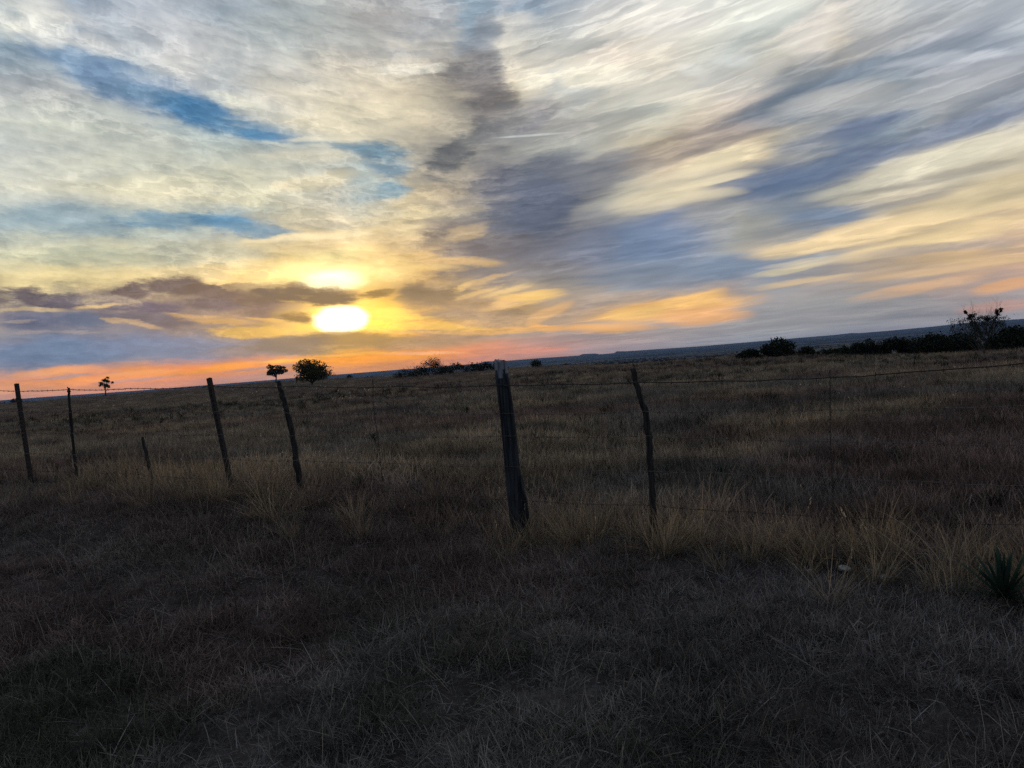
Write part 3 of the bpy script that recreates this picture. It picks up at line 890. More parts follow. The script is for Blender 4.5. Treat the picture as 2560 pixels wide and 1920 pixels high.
px_m = lambda px, D: px / FPX * D          # photograph pixels to metres at distance D
tB = at_dist(779, 150)
crown_tree('oak_tree', 'larger round oak tree standing alone below the sun', 'tree', tB, px_m(108, 150), px_m(68, 150), px_m(7, 150), 52, 7000, .15, 11,
           'trees standing in the pasture', extra=[(px_m(38, 150), px_m(26, 150), px_m(12, 150)), (px_m(50, 150), px_m(24, 150), px_m(8, 150))])
tA = at_dist(689, 235)
crown_tree('oak_tree', 'small flat topped tree on a thin trunk left of the round oak', 'tree', tA, px_m(52, 235), px_m(46, 235), px_m(15, 235), 22, 2800, .22, 5,
           'trees standing in the pasture', lean=.3)
tC = at_dist(264, 250)
random.seed(31)
rt_ = empty('bare_tree', tuple(tC)); tag(rt_, 'small sparse half bare tree far left on the skyline', 'tree', 'trees standing in the pasture')
bag, tips = Bag(), []
hC = px_m(36, 250)
bag.add(tube([Vector(tC) - Vector((0, 0, .4)), Vector(tC) + Vector((0, 0, hC * .3)), Vector(tC) + Vector((.1, 0, hC * .62))], [.2, .16, .1], 8))
for i in range(9):
    an = i * 2.4
    grow(Vector(tC) + Vector((0, 0, hC * (.25 + .05 * i))), (math.cos(an) * .6, math.sin(an) * .6, .9), hC * .27, .075, 2, bag, .55, .15, 2, tips)
bag.obj('trunk', bark, rt_, True)
V, Fq, bv = leaf_cloud([tuple(t_) for t_ in tips], [(.45, .45, .4)] * len(tips), 2300, .13, seed=3, shell=.1)
mesh_obj('crown', V, Fq, oakleaf, rt_, attr={'bv': bv})

def bush(base, W_, H_, n, leaf, seed, label, group, mat=juniper, twigs=0, twig_h=0.0, name='bush', cat='bush'):
    random.seed(seed); g = np.random.default_rng(seed)
    B = Vector(base)
    root = empty(name, tuple(base)); tag(root, label, cat, group)
    bag = Bag()
    for i in range(max(5, twigs)):
        an = random.uniform(0, 6.28); q = random.uniform(.05, .4)
        hh = twig_h * random.uniform(.55, 1) if twigs else H_ * .5
        p0 = B + Vector((math.cos(an) * W_ * q * .8, math.sin(an) * W_ * q * .8, -.15))
        grow(p0, (math.cos(an) * .3, math.sin(an) * .3, 1), hh * .62, max(.012, hh * .012), 2 if twigs else 1, bag, .45, .35, 2, None, 5)
    bag.obj('stems', twigm, root)['kind'] = 'stuff'
    cs, rs = [], []
    k = max(4, int(W_ / max(H_, .3) * 6))
    for i in range(k):
        u = (i + .5) / k * 2 - 1 + g.uniform(-.12, .12)
        env = max(.3, 1 - abs(u) ** 2.6)
        c = B + Vector((u * W_ * .42, g.uniform(-.3, .3) * min(W_, 2.5), H_ * g.uniform(.25, .62) * env))
        cs.append(tuple(c)); r = H_ * g.uniform(.26, .42) * env + .05
        rs.append((r * 1.35, r * 1.35, r))
    V, Fq, bv = leaf_cloud(cs, rs, n, leaf, seed=seed, shell=.3)
    mesh_obj('foliage', V, Fq, mat, root, attr={'bv': bv})
    return root

G1 = 'dark bushes along the right skyline'
for i, (px, D, w, h, n, lab) in enumerate((
        (1944, 66, 78, 34, 1500, 'dark rounded bush standing alone right of the crooked stay, on the skyline'),
        (1870, 64, 70, 14, 700, 'low dark bush touching the left side of the rounded lone bush'),
        (2018, 70, 60, 12, 500, 'low dark bush just right of the rounded lone bush'),
        (2095, 68, 90, 13, 800, 'lowest bush at the far left end of the long dark thicket'),
        (2165, 66, 90, 22, 1100, 'second bush from the left in the long dark thicket'),
        (2240, 66, 100, 28, 1300, 'third bush from the left in the long dark thicket'),
        (2325, 64, 100, 34, 1500, 'taller mounded bush in the middle of the long dark thicket'),
        (2400, 66, 90, 30, 1300, 'dark bush just left of the bare mesquite tree'),
        (2530, 60, 90, 38, 2200, 'tallest dark leafy bush right of the bare mesquite tree'),
        (2595, 58, 70, 36, 1500, 'dark bush cut by the right edge of the picture'))):
    b_ = at_dist(px, D)
    bush(b_, px_m(w, D), px_m(h, D) * 1.25 + (.55 if h > 20 else .3), int(n * 1.6), .1, 40 + i, lab, G1)
# bare mesquite with clumps of mistletoe
D = 61; b_ = at_dist(2460, D); random.seed(77)
rt_ = empty('mesquite_tree', tuple(b_)); tag(rt_, 'bare mesquite tree holding round clumps of mistletoe above the thicket', 'tree')
bag, tips = Bag(), []
H_ = px_m(108, D)
for dx_, dz_, L in ((-.8, .9, .5), (-.7, .7, .42), (.4, .9, .5), (-.1, 1, .6), (.6, .7, .45), (-.45, 1, .58), (.05, 1, .62), (-.55, 1, .62), (-.2, 1, .55), (.15, 1, .5), (.55, 1, .62), (.3, 1, .66), (-.35, 1, .5), (0, 1, .45), (.75, .9, .45)):
    grow(Vector(b_) + Vector((dx_ * .4, 0, -.1)), (dx_ * .62, random.uniform(-.3, .3), dz_), H_ * L * .72, .05, 4, bag, .45, .16, 3, tips)
bag.obj('trunk', bark, rt_, True)
def on_dist(px, py, D):
    d = ray(px, py); k = D / math.hypot(d[0], d[1])
    return Vector((d[0] * k, d[1] * k, EYE + d[2] * k))
for (px, py, r) in ((2428, 788, 8), (2470, 798, 6), (2494, 784, 8), (2414, 780, 3.5), (2502, 775, 4.5)):
    c = on_dist(px, py, D); rr_ = px_m(r, D)
    bb = Bag(); bb.add(tube([Vector(b_) + Vector(((c.x - b_[0]) * .3, 0, H_ * .35)), (Vector(b_) + c) / 2 + Vector((0, 0, .5)), c], [.06, .045, .02], 6)); grow(c - Vector((0, 0, rr_)), (random.gauss(0, .3), 0, 1), rr_ * 3.2, .012, 2, bb, .6, .2, 3, None, 4)
    o = bb.obj('branch', bark, rt_)
    g_ = np.random.default_rng(int(px))
    V, Fq, bv = leaf_cloud([tuple(np.array(c) + g_.normal(0, rr_ * .45, 3)) for _ in range(6)], [(rr_ * .55, rr_ * .55, rr_ * .65)] * 6, 170, .06, seed=int(px), shell=.02)
    m_ = mesh_obj('mistletoe_clump', V, Fq, juniper, rt_, attr={'bv': bv})
V, Fq, bv = leaf_cloud([tuple(t_) for t_ in tips if t_.z < b_[2] + H_ * .72], [(.22, .22, .2)] * len([1 for t_ in tips if t_.z < b_[2] + H_ * .72]), 3600, .042, seed=9, shell=.1)
mesh_obj('crown', V, Fq, juniper, rt_, attr={'bv': bv})

G2 = 'brush patch on the skyline right of the sun'
for i, (px, D, w, h, tw, th, n, lab) in enumerate((
        (1010, 140, 60, 12, 8, 32, 500, 'low leafless shrub at the left end of the brush patch'),
        (1045, 135, 50, 16, 10, 40, 600, 'twiggy shrub second from the left in the brush patch'),
        (1082, 132, 46, 40, 12, 52, 1100, 'tallest and densest shrub in the skyline brush patch'),
        (1112, 136, 30, 18, 9, 46, 500, 'thin forked shrub just right of the tallest brush'),
        (1145, 138, 46, 18, 9, 36, 600, 'dark shrub in the middle of the brush patch'),
        (1182, 134, 46, 16, 9, 38, 600, 'twiggy shrub third from the wooden post'),
        (1215, 132, 36, 18, 7, 30, 600, 'dark low shrub second from the wooden post'),
        (1248, 130, 34, 16, 5, 22, 500, 'dark low shrub half hidden behind the wooden post'))):
    b_ = at_dist(px, D)
    bush(b_, px_m(w, D) * 1.25, px_m(h, D) * 1.2 + .75, int(n * 2), .1, 60 + i, lab, G2, mat=juniper, twigs=tw, twig_h=px_m(th, D), name='shrub', cat='shrub')
b_ = at_dist(1340, 140)
bush(b_, px_m(24, 140), px_m(24, 140) + .3, 900, .1, 91, 'single small bush standing against the pale hills right of the wooden post', None, name='bush')

# ------------------------------------------------------------------ fence
weathered = None
def wood_mat(name, ca, cb, cc, lich=0.0):
    m, t, out = material(name)
    tc = t.n('ShaderNodeTexCoord').outputs['Object']
    v = t.vm('MULTIPLY', tc, (1, 1, 0.05))
    n = t.noise(v, 60, 6, 0.65)[0]
    n2 = t.noise(tc, 7, 5, 0.6)[0]
    c = t.mix(t.mr(n, 0.35, 0.66), ca, cb)
    c = t.mix(t.mr(n2, 0.52, 0.72, 0, 0.7), c, cc)
    b = t.n('ShaderNodeBsdfPrincipled')
    t.put(b.inputs['Base Color'], c)
    b.inputs['Roughness'].default_value = 1.0
    b.inputs['Specular IOR Level'].default_value = 0.1
    bp = t.n('ShaderNodeBump'); bp.inputs['Strength'].default_value = 0.8; bp.inputs['Distance'].default_value = 0.006
    t.put(bp.inputs['Height'], n)
    t.put(b.inputs['Normal'], bp.outputs[0])
    m.node_tree.links.new(b.outputs[0], out.inputs[0])
    return m
post_wood = wood_mat('weathered_post_wood', (0.011, 0.0125, 0.015), (0.050, 0.054, 0.061), (0.027, 0.026, 0.028))
pale_wood = wood_mat('bleached_post_wood', (0.07, 0.076, 0.09), (0.25, 0.26, 0.29), (0.12, 0.12, 0.13))
stay_wood = wood_mat('cedar_stay_wood', (0.014, 0.0135, 0.013), (0.046, 0.043, 0.041), (0.026, 0.023, 0.022))
rust = simple_mat('rusty_steel', (0.007, 0.0055, 0.005), (0.022, 0.013, 0.010), 30, rough=0.8, bump=0.3)
wire_pale = simple_mat('weathered_wire', (0.06, 0.05, 0.045), (0.14, 0.12, 0.105), 40, rough=0.7, metal=0.2)
wire_m = simple_mat('old_wire', (0.025, 0.02, 0.018), (0.06, 0.045, 0.038), 40, rough=0.65, metal=0.6)

fc = on_fence(1303, 1350)
fence = empty('barbed_wire_fence', tuple(fc))
tag(fence, 'old barbed wire fence with leaning wooden and steel posts crossing the pasture', 'fence')

def split_post(name, label, p0, p1, w0, w1, mat, seed, grooves=9, rings=46, sides=44, lump=None, top_wave=.012):
    g = np.random.default_rng(seed)
    p0, p1 = np.array(p0), np.array(p1)
    ax = (p1 - p0) / np.linalg.norm(p1 - p0); Lt = np.linalg.norm(p1 - p0)
    u = np.array([1.0, -0.25, 0]); u -= ax * u.dot(ax); u /= np.linalg.norm(u)
    v = np.cross(ax, u)
    V = []
    ga = g.uniform(0, 2 * math.pi, grooves); gw = g.uniform(.05, .16, grooves); gd = g.uniform(.05, .2, grooves); gp = g.uniform(0, 6, grooves)
    for i in range(rings):
        t = i / (rings - 1)
        w = (w0 + (w1 - w0) * t) / 2
        c = p0 + ax * Lt * t + u * .006 * math.sin(t * 7 + seed) + v * .005 * math.sin(t * 5)
        for k in range(sides):
            a = 2 * math.pi * k / sides
            cx, sx = math.cos(a), math.sin(a)
            sq = 1 / (abs(cx) ** 3.4 + abs(sx) ** 3.4) ** (1 / 3.4)       # square with rounded edges
            r = w * sq * (1 + .03 * math.sin(3 * a + t * 4))
            for j in range(grooves):
                da = (a - ga[j] - .25 * math.sin(t * 3 + gp[j]) + math.pi) % (2 * math.pi) - math.pi
                r *= 1 - gd[j] * math.exp(-(da / gw[j]) ** 2) * (.45 + .55 * math.sin(t * 9 + gp[j]) ** 2)
            r *= 1 + g.normal(0, .008)
            if lump is not None: r *= 1 + lump(t, a)
            q = c + u * cx * r + v * sx * r * .92
            if i == rings - 1: q = q + ax * (top_wave * math.sin(a * 2 + seed) + g.normal(0, .004) - .01 * cx)
            V.append(q)
    c = p1 - ax * .012; V.append(c)
    Fc = []
    for i in range(rings - 1):
        for k in range(sides):
            k2 = (k + 1) % sides
            Fc.append((i * sides + k, i * sides + k2, (i + 1) * sides + k2, (i + 1) * sides + k))
    top = (rings - 1) * sides
    for k in range(sides): Fc.append((top + k, top + (k + 1) % sides, len(V) - 1))
    o = mesh_obj(name, V, Fc, mat, fence)
    if label: o['label'] = label
    return o

b0, b1 = on_fence(1303, 1375), on_fence(1252, 903)
def lump(t, a):
    return .34 * math.exp(-((a - .1 + math.pi) % (2 * math.pi) - math.pi) ** 2 / .35) * float(sstep(.42, .36, t))
post = split_post('wooden_post', 'thick weathered grey wooden post with a split swollen base', b0, b1, .128, .104, post_wood, 3, lump=lump)
# bleached cap zone: the wood that has lost its dark skin
ax = (b1 - b0) / np.linalg.norm(b1 - b0)
post.data.materials.append(pale_wood)
for p in post.data.polygons:
    h_ = (Vector(b1) - p.center).dot(Vector(ax)) + .025 * math.sin(p.center.x * 90) + .02 * math.sin(p.center.x * 210 + 1)
    if h_ < .115: p.material_index = 1
# splinter hanging off its right flank
sp0 = b0 + ax * .2 + np.array([.075, -.05, 0]); sp1 = b0 + ax * .62 + np.array([.058, -.05, 0])
V, Fc = tube([sp0, (sp0 + sp1) / 2 + np.array([.008, 0, 0]), sp1], [.022, .02, .004], 7, .15)
o = mesh_obj('splinter', V, Fc, post_wood, post)

def t_post(p0, p1, label):
    p0, p1 = np.array(p0), np.array(p1)
    ax = (p1 - p0) / np.linalg.norm(p1 - p0); Lt = np.linalg.norm(p1 - p0)
    u = np.array([0.86, -0.5, 0]); u -= ax * u.dot(ax); u /= np.linalg.norm(u); v = np.cross(ax, u)
    sec = [(-.024, -.006), (.024, -.006), (.024, .004), (.006, .006), (.004, .036), (-.004, .036), (-.006, .006), (-.024, .004)]
    V, Fc = [], []
    n = 8
    for i in range(n + 1):
        for (a, b) in sec:
            V.append(p0 + ax * Lt * i / n + u * (a * 1.15 + .003 * math.sin(i * .8)) + v * b * 1.15)
    for i in range(n):
        for k in range(8):
            k2 = (k + 1) % 8
            Fc.append((i * 8 + k, i * 8 + k2, i * 8 + 8 + k2, i * 8 + 8 + k))
    Fc.append(tuple(n * 8 + k for k in range(8)))
    o = mesh_obj('steel_post', V, Fc, rust, fence)
    if label: o['label'] = label
    bag = Bag()                                   # the studs that hold the wire
    for i in range(int(Lt / .054)):
        c = p0 + ax * (.03 + i * .054) - v * .012
        bag.add(([c + u * a + ax * b + v * d for a in (-.007, .007) for b in (-.008, .008) for d in (-.004, .008)],
                 [(0, 1, 3, 2), (4, 6, 7, 5), (0, 4, 5, 1), (2, 3, 7, 6), (0, 2, 6, 4), (1, 5, 7, 3)]))
    s = bag.obj('studs', rust, o); s['kind'] = 'stuff'
    s.matrix_parent_inverse = Matrix()
    return o
t_post(on_fence(80, 1235), on_fence(39, 959), 'dark rusty steel post at the far left end of the fence')
t_post(on_fence(582, 1245), on_fence(521, 945), 'dark rusty steel post leaning left of the thick wooden post')
t_post(on_fence(-560, 1190), on_fence(-600, 980), None)
t_post(on_fence(3150, 1420), on_fence(3140, 900), None)

def stay(pts, r, label, seed, name='wooden_stay', mat=stay_wood, knots=2):
    random.seed(seed)
    P = [Vector(on_fence(x, y, .02)) for x, y in pts]
    out = []
    n = 5
    for i in range(len(P) - 1):
        for k in range(n): out.append(P[i].lerp(P[i + 1], k / n) + Vector((random.gauss(0, .003), random.gauss(0, .003), 0)))
    out.append(P[-1])
    rad = [r * (1.08 - .3 * i / len(out)) * random.uniform(.9, 1.1) for i in range(len(out))]
    for k in range(knots):
        j = random.randrange(2, len(out) - 2); rad[j] *= 1.2; rad[j - 1] *= 1.1; rad[j + 1] *= 1.1
    V, Fc = tube(out, rad, 10, .12)
    o = mesh_obj(name, V, Fc, mat, fence, True)
    o['label'] = label
    return o
stay([(1634, 1365), (1633, 1280), (1626, 1180), (1621, 1090), (1613, 1030), (1597, 985), (1581, 921)], .0235, 'crooked dark cedar stay right of the thick wooden post', 21, knots=4)
stay([(752, 1230), (746, 1180), (733, 1100), (715, 1020), (704, 985), (696, 953)], .028, 'curved dark wooden stay below the small flat topped tree', 22)
stay([(197, 1220), (192, 1190), (182, 1100), (176, 1030), (172, 990), (172, 970)], .0165, 'thin wiggly branch stay right of the far left steel post', 23, knots=4)
stay([(172, 985), (175, 976), (169, 968)], .008, 'short forked twig at the top of the thin branch stay', 24, knots=0)
stay([(388, 1235), (378, 1190), (366, 1140), (356, 1093)], .021, 'short broken stay hanging between the two steel posts', 25)

# barbed wires
WIRES = [
 [(-560, 990), (0, 977), (172, 974), (330, 971), (524, 966), (760, 966), (1000, 966), (1240, 963), (1400, 960), (1590, 956), (1800, 952), (2000, 947), (2075, 944), (2319, 926), (2560, 908), (3145, 905)],
 [(-560, 1035), (0, 1028), (330, 1029), (552, 1029), (760, 1031), (1000, 1033), (1250, 1034), (1606, 1028), (1800, 1027), (2070, 1024), (2320, 1019), (2560, 1015), (3145, 1010)],
 [(-560, 1080), (0, 1080), (330, 1083), (560, 1087), (760, 1089), (1000, 1090), (1262, 1090), (1620, 1090), (1800, 1095), (2076, 1102), (2320, 1107), (2560, 1112), (3145, 1120)],
 [(-560, 1122), (0, 1130), (330, 1138), (565, 1147), (760, 1151), (930, 1155), (1275, 1166), (1625, 1178), (1800, 1183), (2080, 1194), (2320, 1204), (2560, 1215), (3145, 1230)],
 [(-560, 1160), (0, 1172), (330, 1184), (574, 1200), (760, 1210), (1000, 1230), (1288, 1250), (1630, 1263), (1860, 1279), (2085, 1290), (2240, 1297), (2560, 1312), (3145, 1330)],
 [(-560, 1180), (0, 1205), (400, 1225), (760, 1262), (1000, 1290), (1296, 1325), (1632, 1345), (1860, 1360), (2200, 1380), (2560, 1395), (3145, 1410)]]
names = ['topmost barbed wire', 'second barbed wire from the top', 'third barbed wire from the top', 'fourth barbed wire from the top',
         'fifth barbed wire from the top', 'lowest barbed wire near the grass']
for wi, w in enumerate(WIRES):
    random.seed(100 + wi)
    P = [Vector(on_fence(x, y, -.055)) for x, y in w]
    path = []
    for i in range(len(P) - 1):
        L = (P[i + 1] - P[i]).length
        k = max(3, int(L / .09))
        for j in range(k):
            t = j / k
            q = P[i].lerp(P[i + 1], t)
            q.z += -.012 * math.sin(math.pi * t) * min(1, L) + random.gauss(0, .0016)
            path.append(q)
    path.append(P[-1])
    r = .0042 if wi == 0 else .0021
    V, Fc = tube(path, r, 5, 0)
    wo_ = mesh_obj('barbed_wire', V, Fc, wire_m if wi in (0, 4) else wire_pale, fence, True)
    wo_['label'] = names[wi]
    bag = Bag()
    dist, nxt = 0, .05
    for i in range(len(path) - 1):
        seg = (path[i + 1] - path[i]); L = seg.length
        while nxt < dist + L:
            c = path[i].lerp(path[i + 1], (nxt - dist) / L)
            tg = seg.normalized()
            a0 = random.uniform(0, 3.14)
            for da in (0, 1.57):
                u = Vector((0, 0, 1)) * math.cos(a0 + da) + tg.cross(Vector((0, 0, 1))) * math.sin(a0 + da)
                off = tg * (.006 if da else -.006)
                bag.add(tube([c + off - u * .016, c + off + tg * .002, c + off + u * .016], [.0008, .0032, .0008], 4, 0, cap=False))
            nxt += random.uniform(.105, .13)
        dist += L
    b_ = bag.obj('barbs', wire_m, wo_); b_['kind'] = 'stuff'
    b_.matrix_parent_inverse = Matrix()

def wire_stay(pts, label):
    P = [Vector(on_fence(x, y, -.06)) for x, y in pts]
    n = 60; V, Fc = [], []
    bag = Bag()
    for ph in (0, math.pi):
        path = []
        for i in range(n + 1):
            t = i / n * (len(P) - 1); k = min(int(t), len(P) - 2)
            q = P[k].lerp(P[k + 1], t - k)
            path.append(q + Vector((math.cos(i * .9 + ph), math.sin(i * .9 + ph), 0)) * .004)
        bag.add(tube(path, .002, 4))
    o = bag.obj('wire_stay', wire_m, fence); o['label'] = label
wire_stay([(2090, 1378), (2082, 1240), (2076, 1100), (2075, 925)], 'twisted wire stay at the right, beyond the crooked cedar stay')
wire_stay([(957, 1205), (945, 1100), (933, 1010), (932, 945)], 'twisted wire stay left of the thick wooden post')

# ------------------------------------------------------------------ grass
grassm = leaf_mat('dry_grass_blades', (1, 1, 1), 0.38, inst=True, vary=0.6)
src = bpy.data.collections.new('grass_sources')       # never linked to the scene: only instanced

def blades(n, R, L, lean, width, curl, seed, segs=3, heads=0, flop=0.0):
    """one tuft: n tapering bent blades"""
    g = np.random.default_rng(seed)
    V, Fq, bv = [], [], []
    for i in range(n):
        an = g.uniform(0, 2 * math.pi); q = R * math.sqrt(g.random())
        p = np.array([math.cos(an) * q, math.sin(an) * q, -.015])
        ln = g.uniform(*L)
        da = an + g.normal(0, .9)
        th = abs(g.normal(0, lean)) + .05
        if g.random() < flop: th = g.uniform(1.0, 1.5)
        w = width * g.uniform(.6, 1.3)
        side = np.array([-math.sin(da + g.normal(0, .6)), math.cos(da), 0]); side /= np.linalg.norm(side)
        k0 = len(V); b = g.random()
        cu = g.uniform(.2, 1) * curl
        for s in range(segs + 1):
            ww = w * (1 - s / segs) ** .7 * .5 + .0003
            V.append(p - side * ww); V.append(p + side * ww)
            bv += [b * (.55 + .45 * s / segs)] * 2
            t2 = min(th + cu * (s + 1) / segs, 1.75)
            st = ln / segs
            p = p + np.array([math.cos(da) * math.sin(t2), math.sin(da) * math.sin(t2), math.cos(t2)]) * st
        for s in range(segs):
            a = k0 + 2 * s
            Fq.append((a, a + 1, a + 3, a + 2))
        if i < heads:                                   # a seed head
            d = np.array([math.cos(da) * .4, math.sin(da) * .4, 1]); d /= np.linalg.norm(d)
            for j in range(5):
                c = p - d * .014 * j + g.normal(0, .003, 3)
                o1 = g.normal(0, 1, 3); o1 /= np.linalg.norm(o1)
                k0 = len(V)
                V += [c, c + o1 * .006 + d * .006, c + d * .02, c - o1 * .006 + d * .006]
                bv += [b] * 4
                Fq.append((k0, k0 + 1, k0 + 2, k0 + 3))
    return np.array(V), np.array(Fq), np.array(bv)

def source(key, spec, variants):
    c = bpy.data.collections.new(key)
    src.children.link(c)
    for i in range(variants):
        V, Fq, bv = blades(seed=1000 + 37 * i + 7 * len(key), **spec)
        o = mesh_obj(key + '_tuft', V, Fq, grassm, link=False, attr={'bv': bv})
        c.objects.link(o)
    return c

SRC = {
 'mat': source('mat', dict(n=64, R=.13, L=(.03, .115), lean=.85, width=.0040, curl=1.0, flop=.5), 8),
 'stems': source('stems', dict(n=9, R=.14, L=(.07, .24), lean=.55, width=.0034, curl=.9, heads=0, flop=.3), 8),
 'bunch': source('bunch', dict(n=70, R=.08, L=(.16, .50), lean=.42, width=.0050, curl=.9, heads=3, segs=4, flop=.08), 8),
 'turf': source('turf', dict(n=60, R=.14, L=(.04, .16), lean=.75, width=.0055, curl=.9, flop=.3), 8),
 'far': source('far', dict(n=60, R=.36, L=(.08, .24), lean=.7, width=.016, curl=.7, flop=.2), 8),
 'litter': source('litter', dict(n=12, R=.16, L=(.06, .22), lean=.2, width=.0040, curl=.3, flop=1.0), 6),
 'weed': source('weed', dict(n=46, R=.07, L=(.07, .22), lean=.8, width=.013, curl=.7), 6),
}

def scatter(name, key, P, scl, tint, tilt=0.12, label=None):
    n = len(P)
    me = bpy.data.meshes.new(name)
    me.vertices.add(n)
    me.vertices.foreach_set('co', np.asarray(P, np.float32).ravel())
    rot = np.stack([rng.normal(0, tilt, n), rng.normal(0, tilt, n), rng.uniform(0, 6.283, n)], -1).astype(np.float32)
    at = me.attributes.new('rot', 'FLOAT_VECTOR', 'POINT'); at.data.foreach_set('vector', rot.ravel())
    sv = np.asarray(scl, np.float32)
    sv = np.stack([sv, sv, sv * rng.uniform(.8, 1.2, n)], -1).astype(np.float32)
    at = me.attributes.new('scl', 'FLOAT_VECTOR', 'POINT'); at.data.foreach_set('vector', sv.ravel())
    at = me.attributes.new('tc', 'FLOAT_VECTOR', 'POINT'); at.data.foreach_set('vector', np.asarray(tint, np.float32).ravel())
    k = len(SRC[key].objects)
    at = me.attributes.new('idx', 'INT', 'POINT'); at.data.foreach_set('value', rng.integers(0, k, n).astype(np.int32))
    o = bpy.data.objects.new(name, me); col.objects.link(o)
    ng = bpy.data.node_groups.new('scatter_' + key, 'GeometryNodeTree')
    ng.interface.new_socket('Geometry', in_out='INPUT', socket_type='NodeSocketGeometry')
    ng.interface.new_socket('Geometry', in_out='OUTPUT', socket_type='NodeSocketGeometry')
    N, Lk = ng.nodes, ng.links
    gi, go = N.new('NodeGroupInput'), N.new('NodeGroupOutput')
    ip = N.new('GeometryNodeInstanceOnPoints'); ci = N.new('GeometryNodeCollectionInfo')
    ci.inputs['Collection'].default_value = SRC[key]
    ci.inputs['Separate Children'].default_value = True
    ci.inputs['Reset Children'].default_value = True
    def na(nm, ty):
        q = N.new('GeometryNodeInputNamedAttribute'); q.data_type = ty; q.inputs['Name'].default_value = nm
        return q.outputs['Attribute']
    e2r = N.new('FunctionNodeEulerToRotation')
    Lk.new(na('rot', 'FLOAT_VECTOR'), e2r.inputs[0])
    Lk.new(gi.outputs[0], ip.inputs['Points']); Lk.new(ci.outputs[0], ip.inputs['Instance'])
    ip.inputs['Pick Instance'].default_value = True
    Lk.new(na('idx', 'INT'), ip.inputs['Instance Index'])
    Lk.new(e2r.outputs[0], ip.inputs['Rotation']); Lk.new(na('scl', 'FLOAT_VECTOR'), ip.inputs['Scale'])
    Lk.new(ip.outputs[0], go.inputs[0])
    md = o.modifiers.new('scatter', 'NODES'); md.node_group = ng
    tag(o, label, None, None, 'stuff')
    return o

STRAW = np.array([.29, .225, .15]); RED = np.array([.135, .098, .085]); GREY = np.array([.155, .148, .138])
GREEN = np.array([.072, .074, .055]); MAUVE = np.array([.138, .122, .120]); TAN = np.array([.20, .168, .13])
def blend(a, b, w): w = np.asarray(w)[:, None]; return a * (1 - w) + b * w

def area_points(dens_max, dens, r0, r1, half=46.0, pad=1.8):
    """points in the wedge in front of the eye, kept with probability dens(x, y) / dens_max"""
    x1 = r1 * math.tan(math.radians(half)) + pad
    n = int(dens_max * 2 * x1 * r1)
    x, y = rng.uniform(-x1, x1, n), rng.uniform(0.5, r1, n)
    D = np.hypot(x, y)
    k = (D > r0) & (D < r1) & (np.abs(x) < y * math.tan(math.radians(half)) + pad)
    x, y = x[k], y[k]
    k = rng.random(len(x)) < dens(x, y) / dens_max
    x, y = x[k], y[k]
    return x, y, np.stack([x, y, ground_z(x, y)], -1)

def polar_points(n, r0, r1, half, power):
    """points whose density falls with distance"""
    u = rng.random(n)
    k = 2 - power
    r = (r0 ** k + u * (r1 ** k - r0 ** k)) ** (1 / k)
    a = np.radians(rng.uniform(-half, half, n))
    x, y = np.sin(a) * r, np.cos(a) * r
    return x, y, np.stack([x, y, ground_z(x, y)], -1)

# verge: short trodden mat between the eye and the fence
def bare(x, y): return sstep(.56, .68, fbm(x * .9, y * .9, 3, 41)) * sstep(.5, -1.5, fence_s(x, y))
x, y, P = area_points(400, lambda x, y: 400 * sstep(.9, .1, fence_s(x, y)) * (1 - .68 * bare(x, y)) * (.5 + .5 * sstep(.3, .6, fbm(x * 2.1, y * 2.1, 2, 51))), 1.3, 10.5)
pt = fbm(x * .55, y * .55, 3, 61)
c = blend(np.tile(GREEN, (len(x), 1)), GREY, sstep(.35, .62, pt))
c = blend(c, MAUVE, sstep(-.4, 1.6, x) * .75)
rw = sstep(.5, .62, fbm(x * .8 + 40, y * .8, 3, 71)) * sstep(1.2, -.6, x)
rw = np.maximum(rw, sstep(-2.4, -.9, fence_s(x, y)) * sstep(1.0, -.4, x) * .85)
c = blend(c, RED, rw)
c = c * rng.uniform(.5, 1.85, (len(x), 1)) * (.8 + .5 * sstep(.3, .7, fbm(x * 2.6, y * 2.6, 2, 77)))[:, None]
scatter('short_grass', 'mat', P, rng.uniform(.5, 1.15, len(x)), c, .25, 'short trodden dry grass on the near verge')
# thin upright stems through it
x, y, P = area_points(26, lambda x, y: 26 * sstep(.4, -.4, fence_s(x, y)) * sstep(.3, .6, fbm(x * .9, y * .9, 2, 83)), 1.5, 10)
c = blend(np.tile(GREY * 1.7, (len(x), 1)), STRAW, rng.random(len(x)) * .6)
c = blend(c, MAUVE * 1.9, sstep(0, 2, x) * .6)
scatter('grass_stems', 'stems', P, rng.uniform(.55, 1.1, len(x)), c, .2, 'thin dry stems standing in the verge grass')
x, y, P = area_points(30, lambda x, y: 30 * sstep(.4, -.4, fence_s(x, y)), 1.5, 10)
c = blend(np.tile(GREY * 1.8, (len(x), 1)), MAUVE * 2.0, rng.random(len(x))) * rng.uniform(.5, 1.2, (len(x), 1))
scatter('dead_grass_litter', 'litter', P, rng.uniform(.5, 1.2, len(x)), c, .1, 'flattened dead stalks lying on the verge')
# tall straw along the fence
def tall(x, y):
    s = fence_s(x, y)
    w = np.exp(-((s - .05) / .48) ** 2)
    return 34 * w * np.maximum(sstep(.5, 2.2, x) * .9, np.maximum(sstep(.42, .6, fbm(x * .8, y * .8, 2, 91)), .12))
x, y, P = area_points(34, tall, 2.5, 15)
c = blend(np.tile(STRAW, (len(x), 1)), RED * 1.5, sstep(.45, .7, fbm(x * 1.1, y * 1.1, 2, 95)) * .75)
c = c * rng.uniform(.6, 1.25, (len(x), 1))
scatter('tall_straw_grass', 'bunch', P, rng.uniform(.4, 1.05, len(x)), c, .2, 'tall golden dry grass growing along the fence')
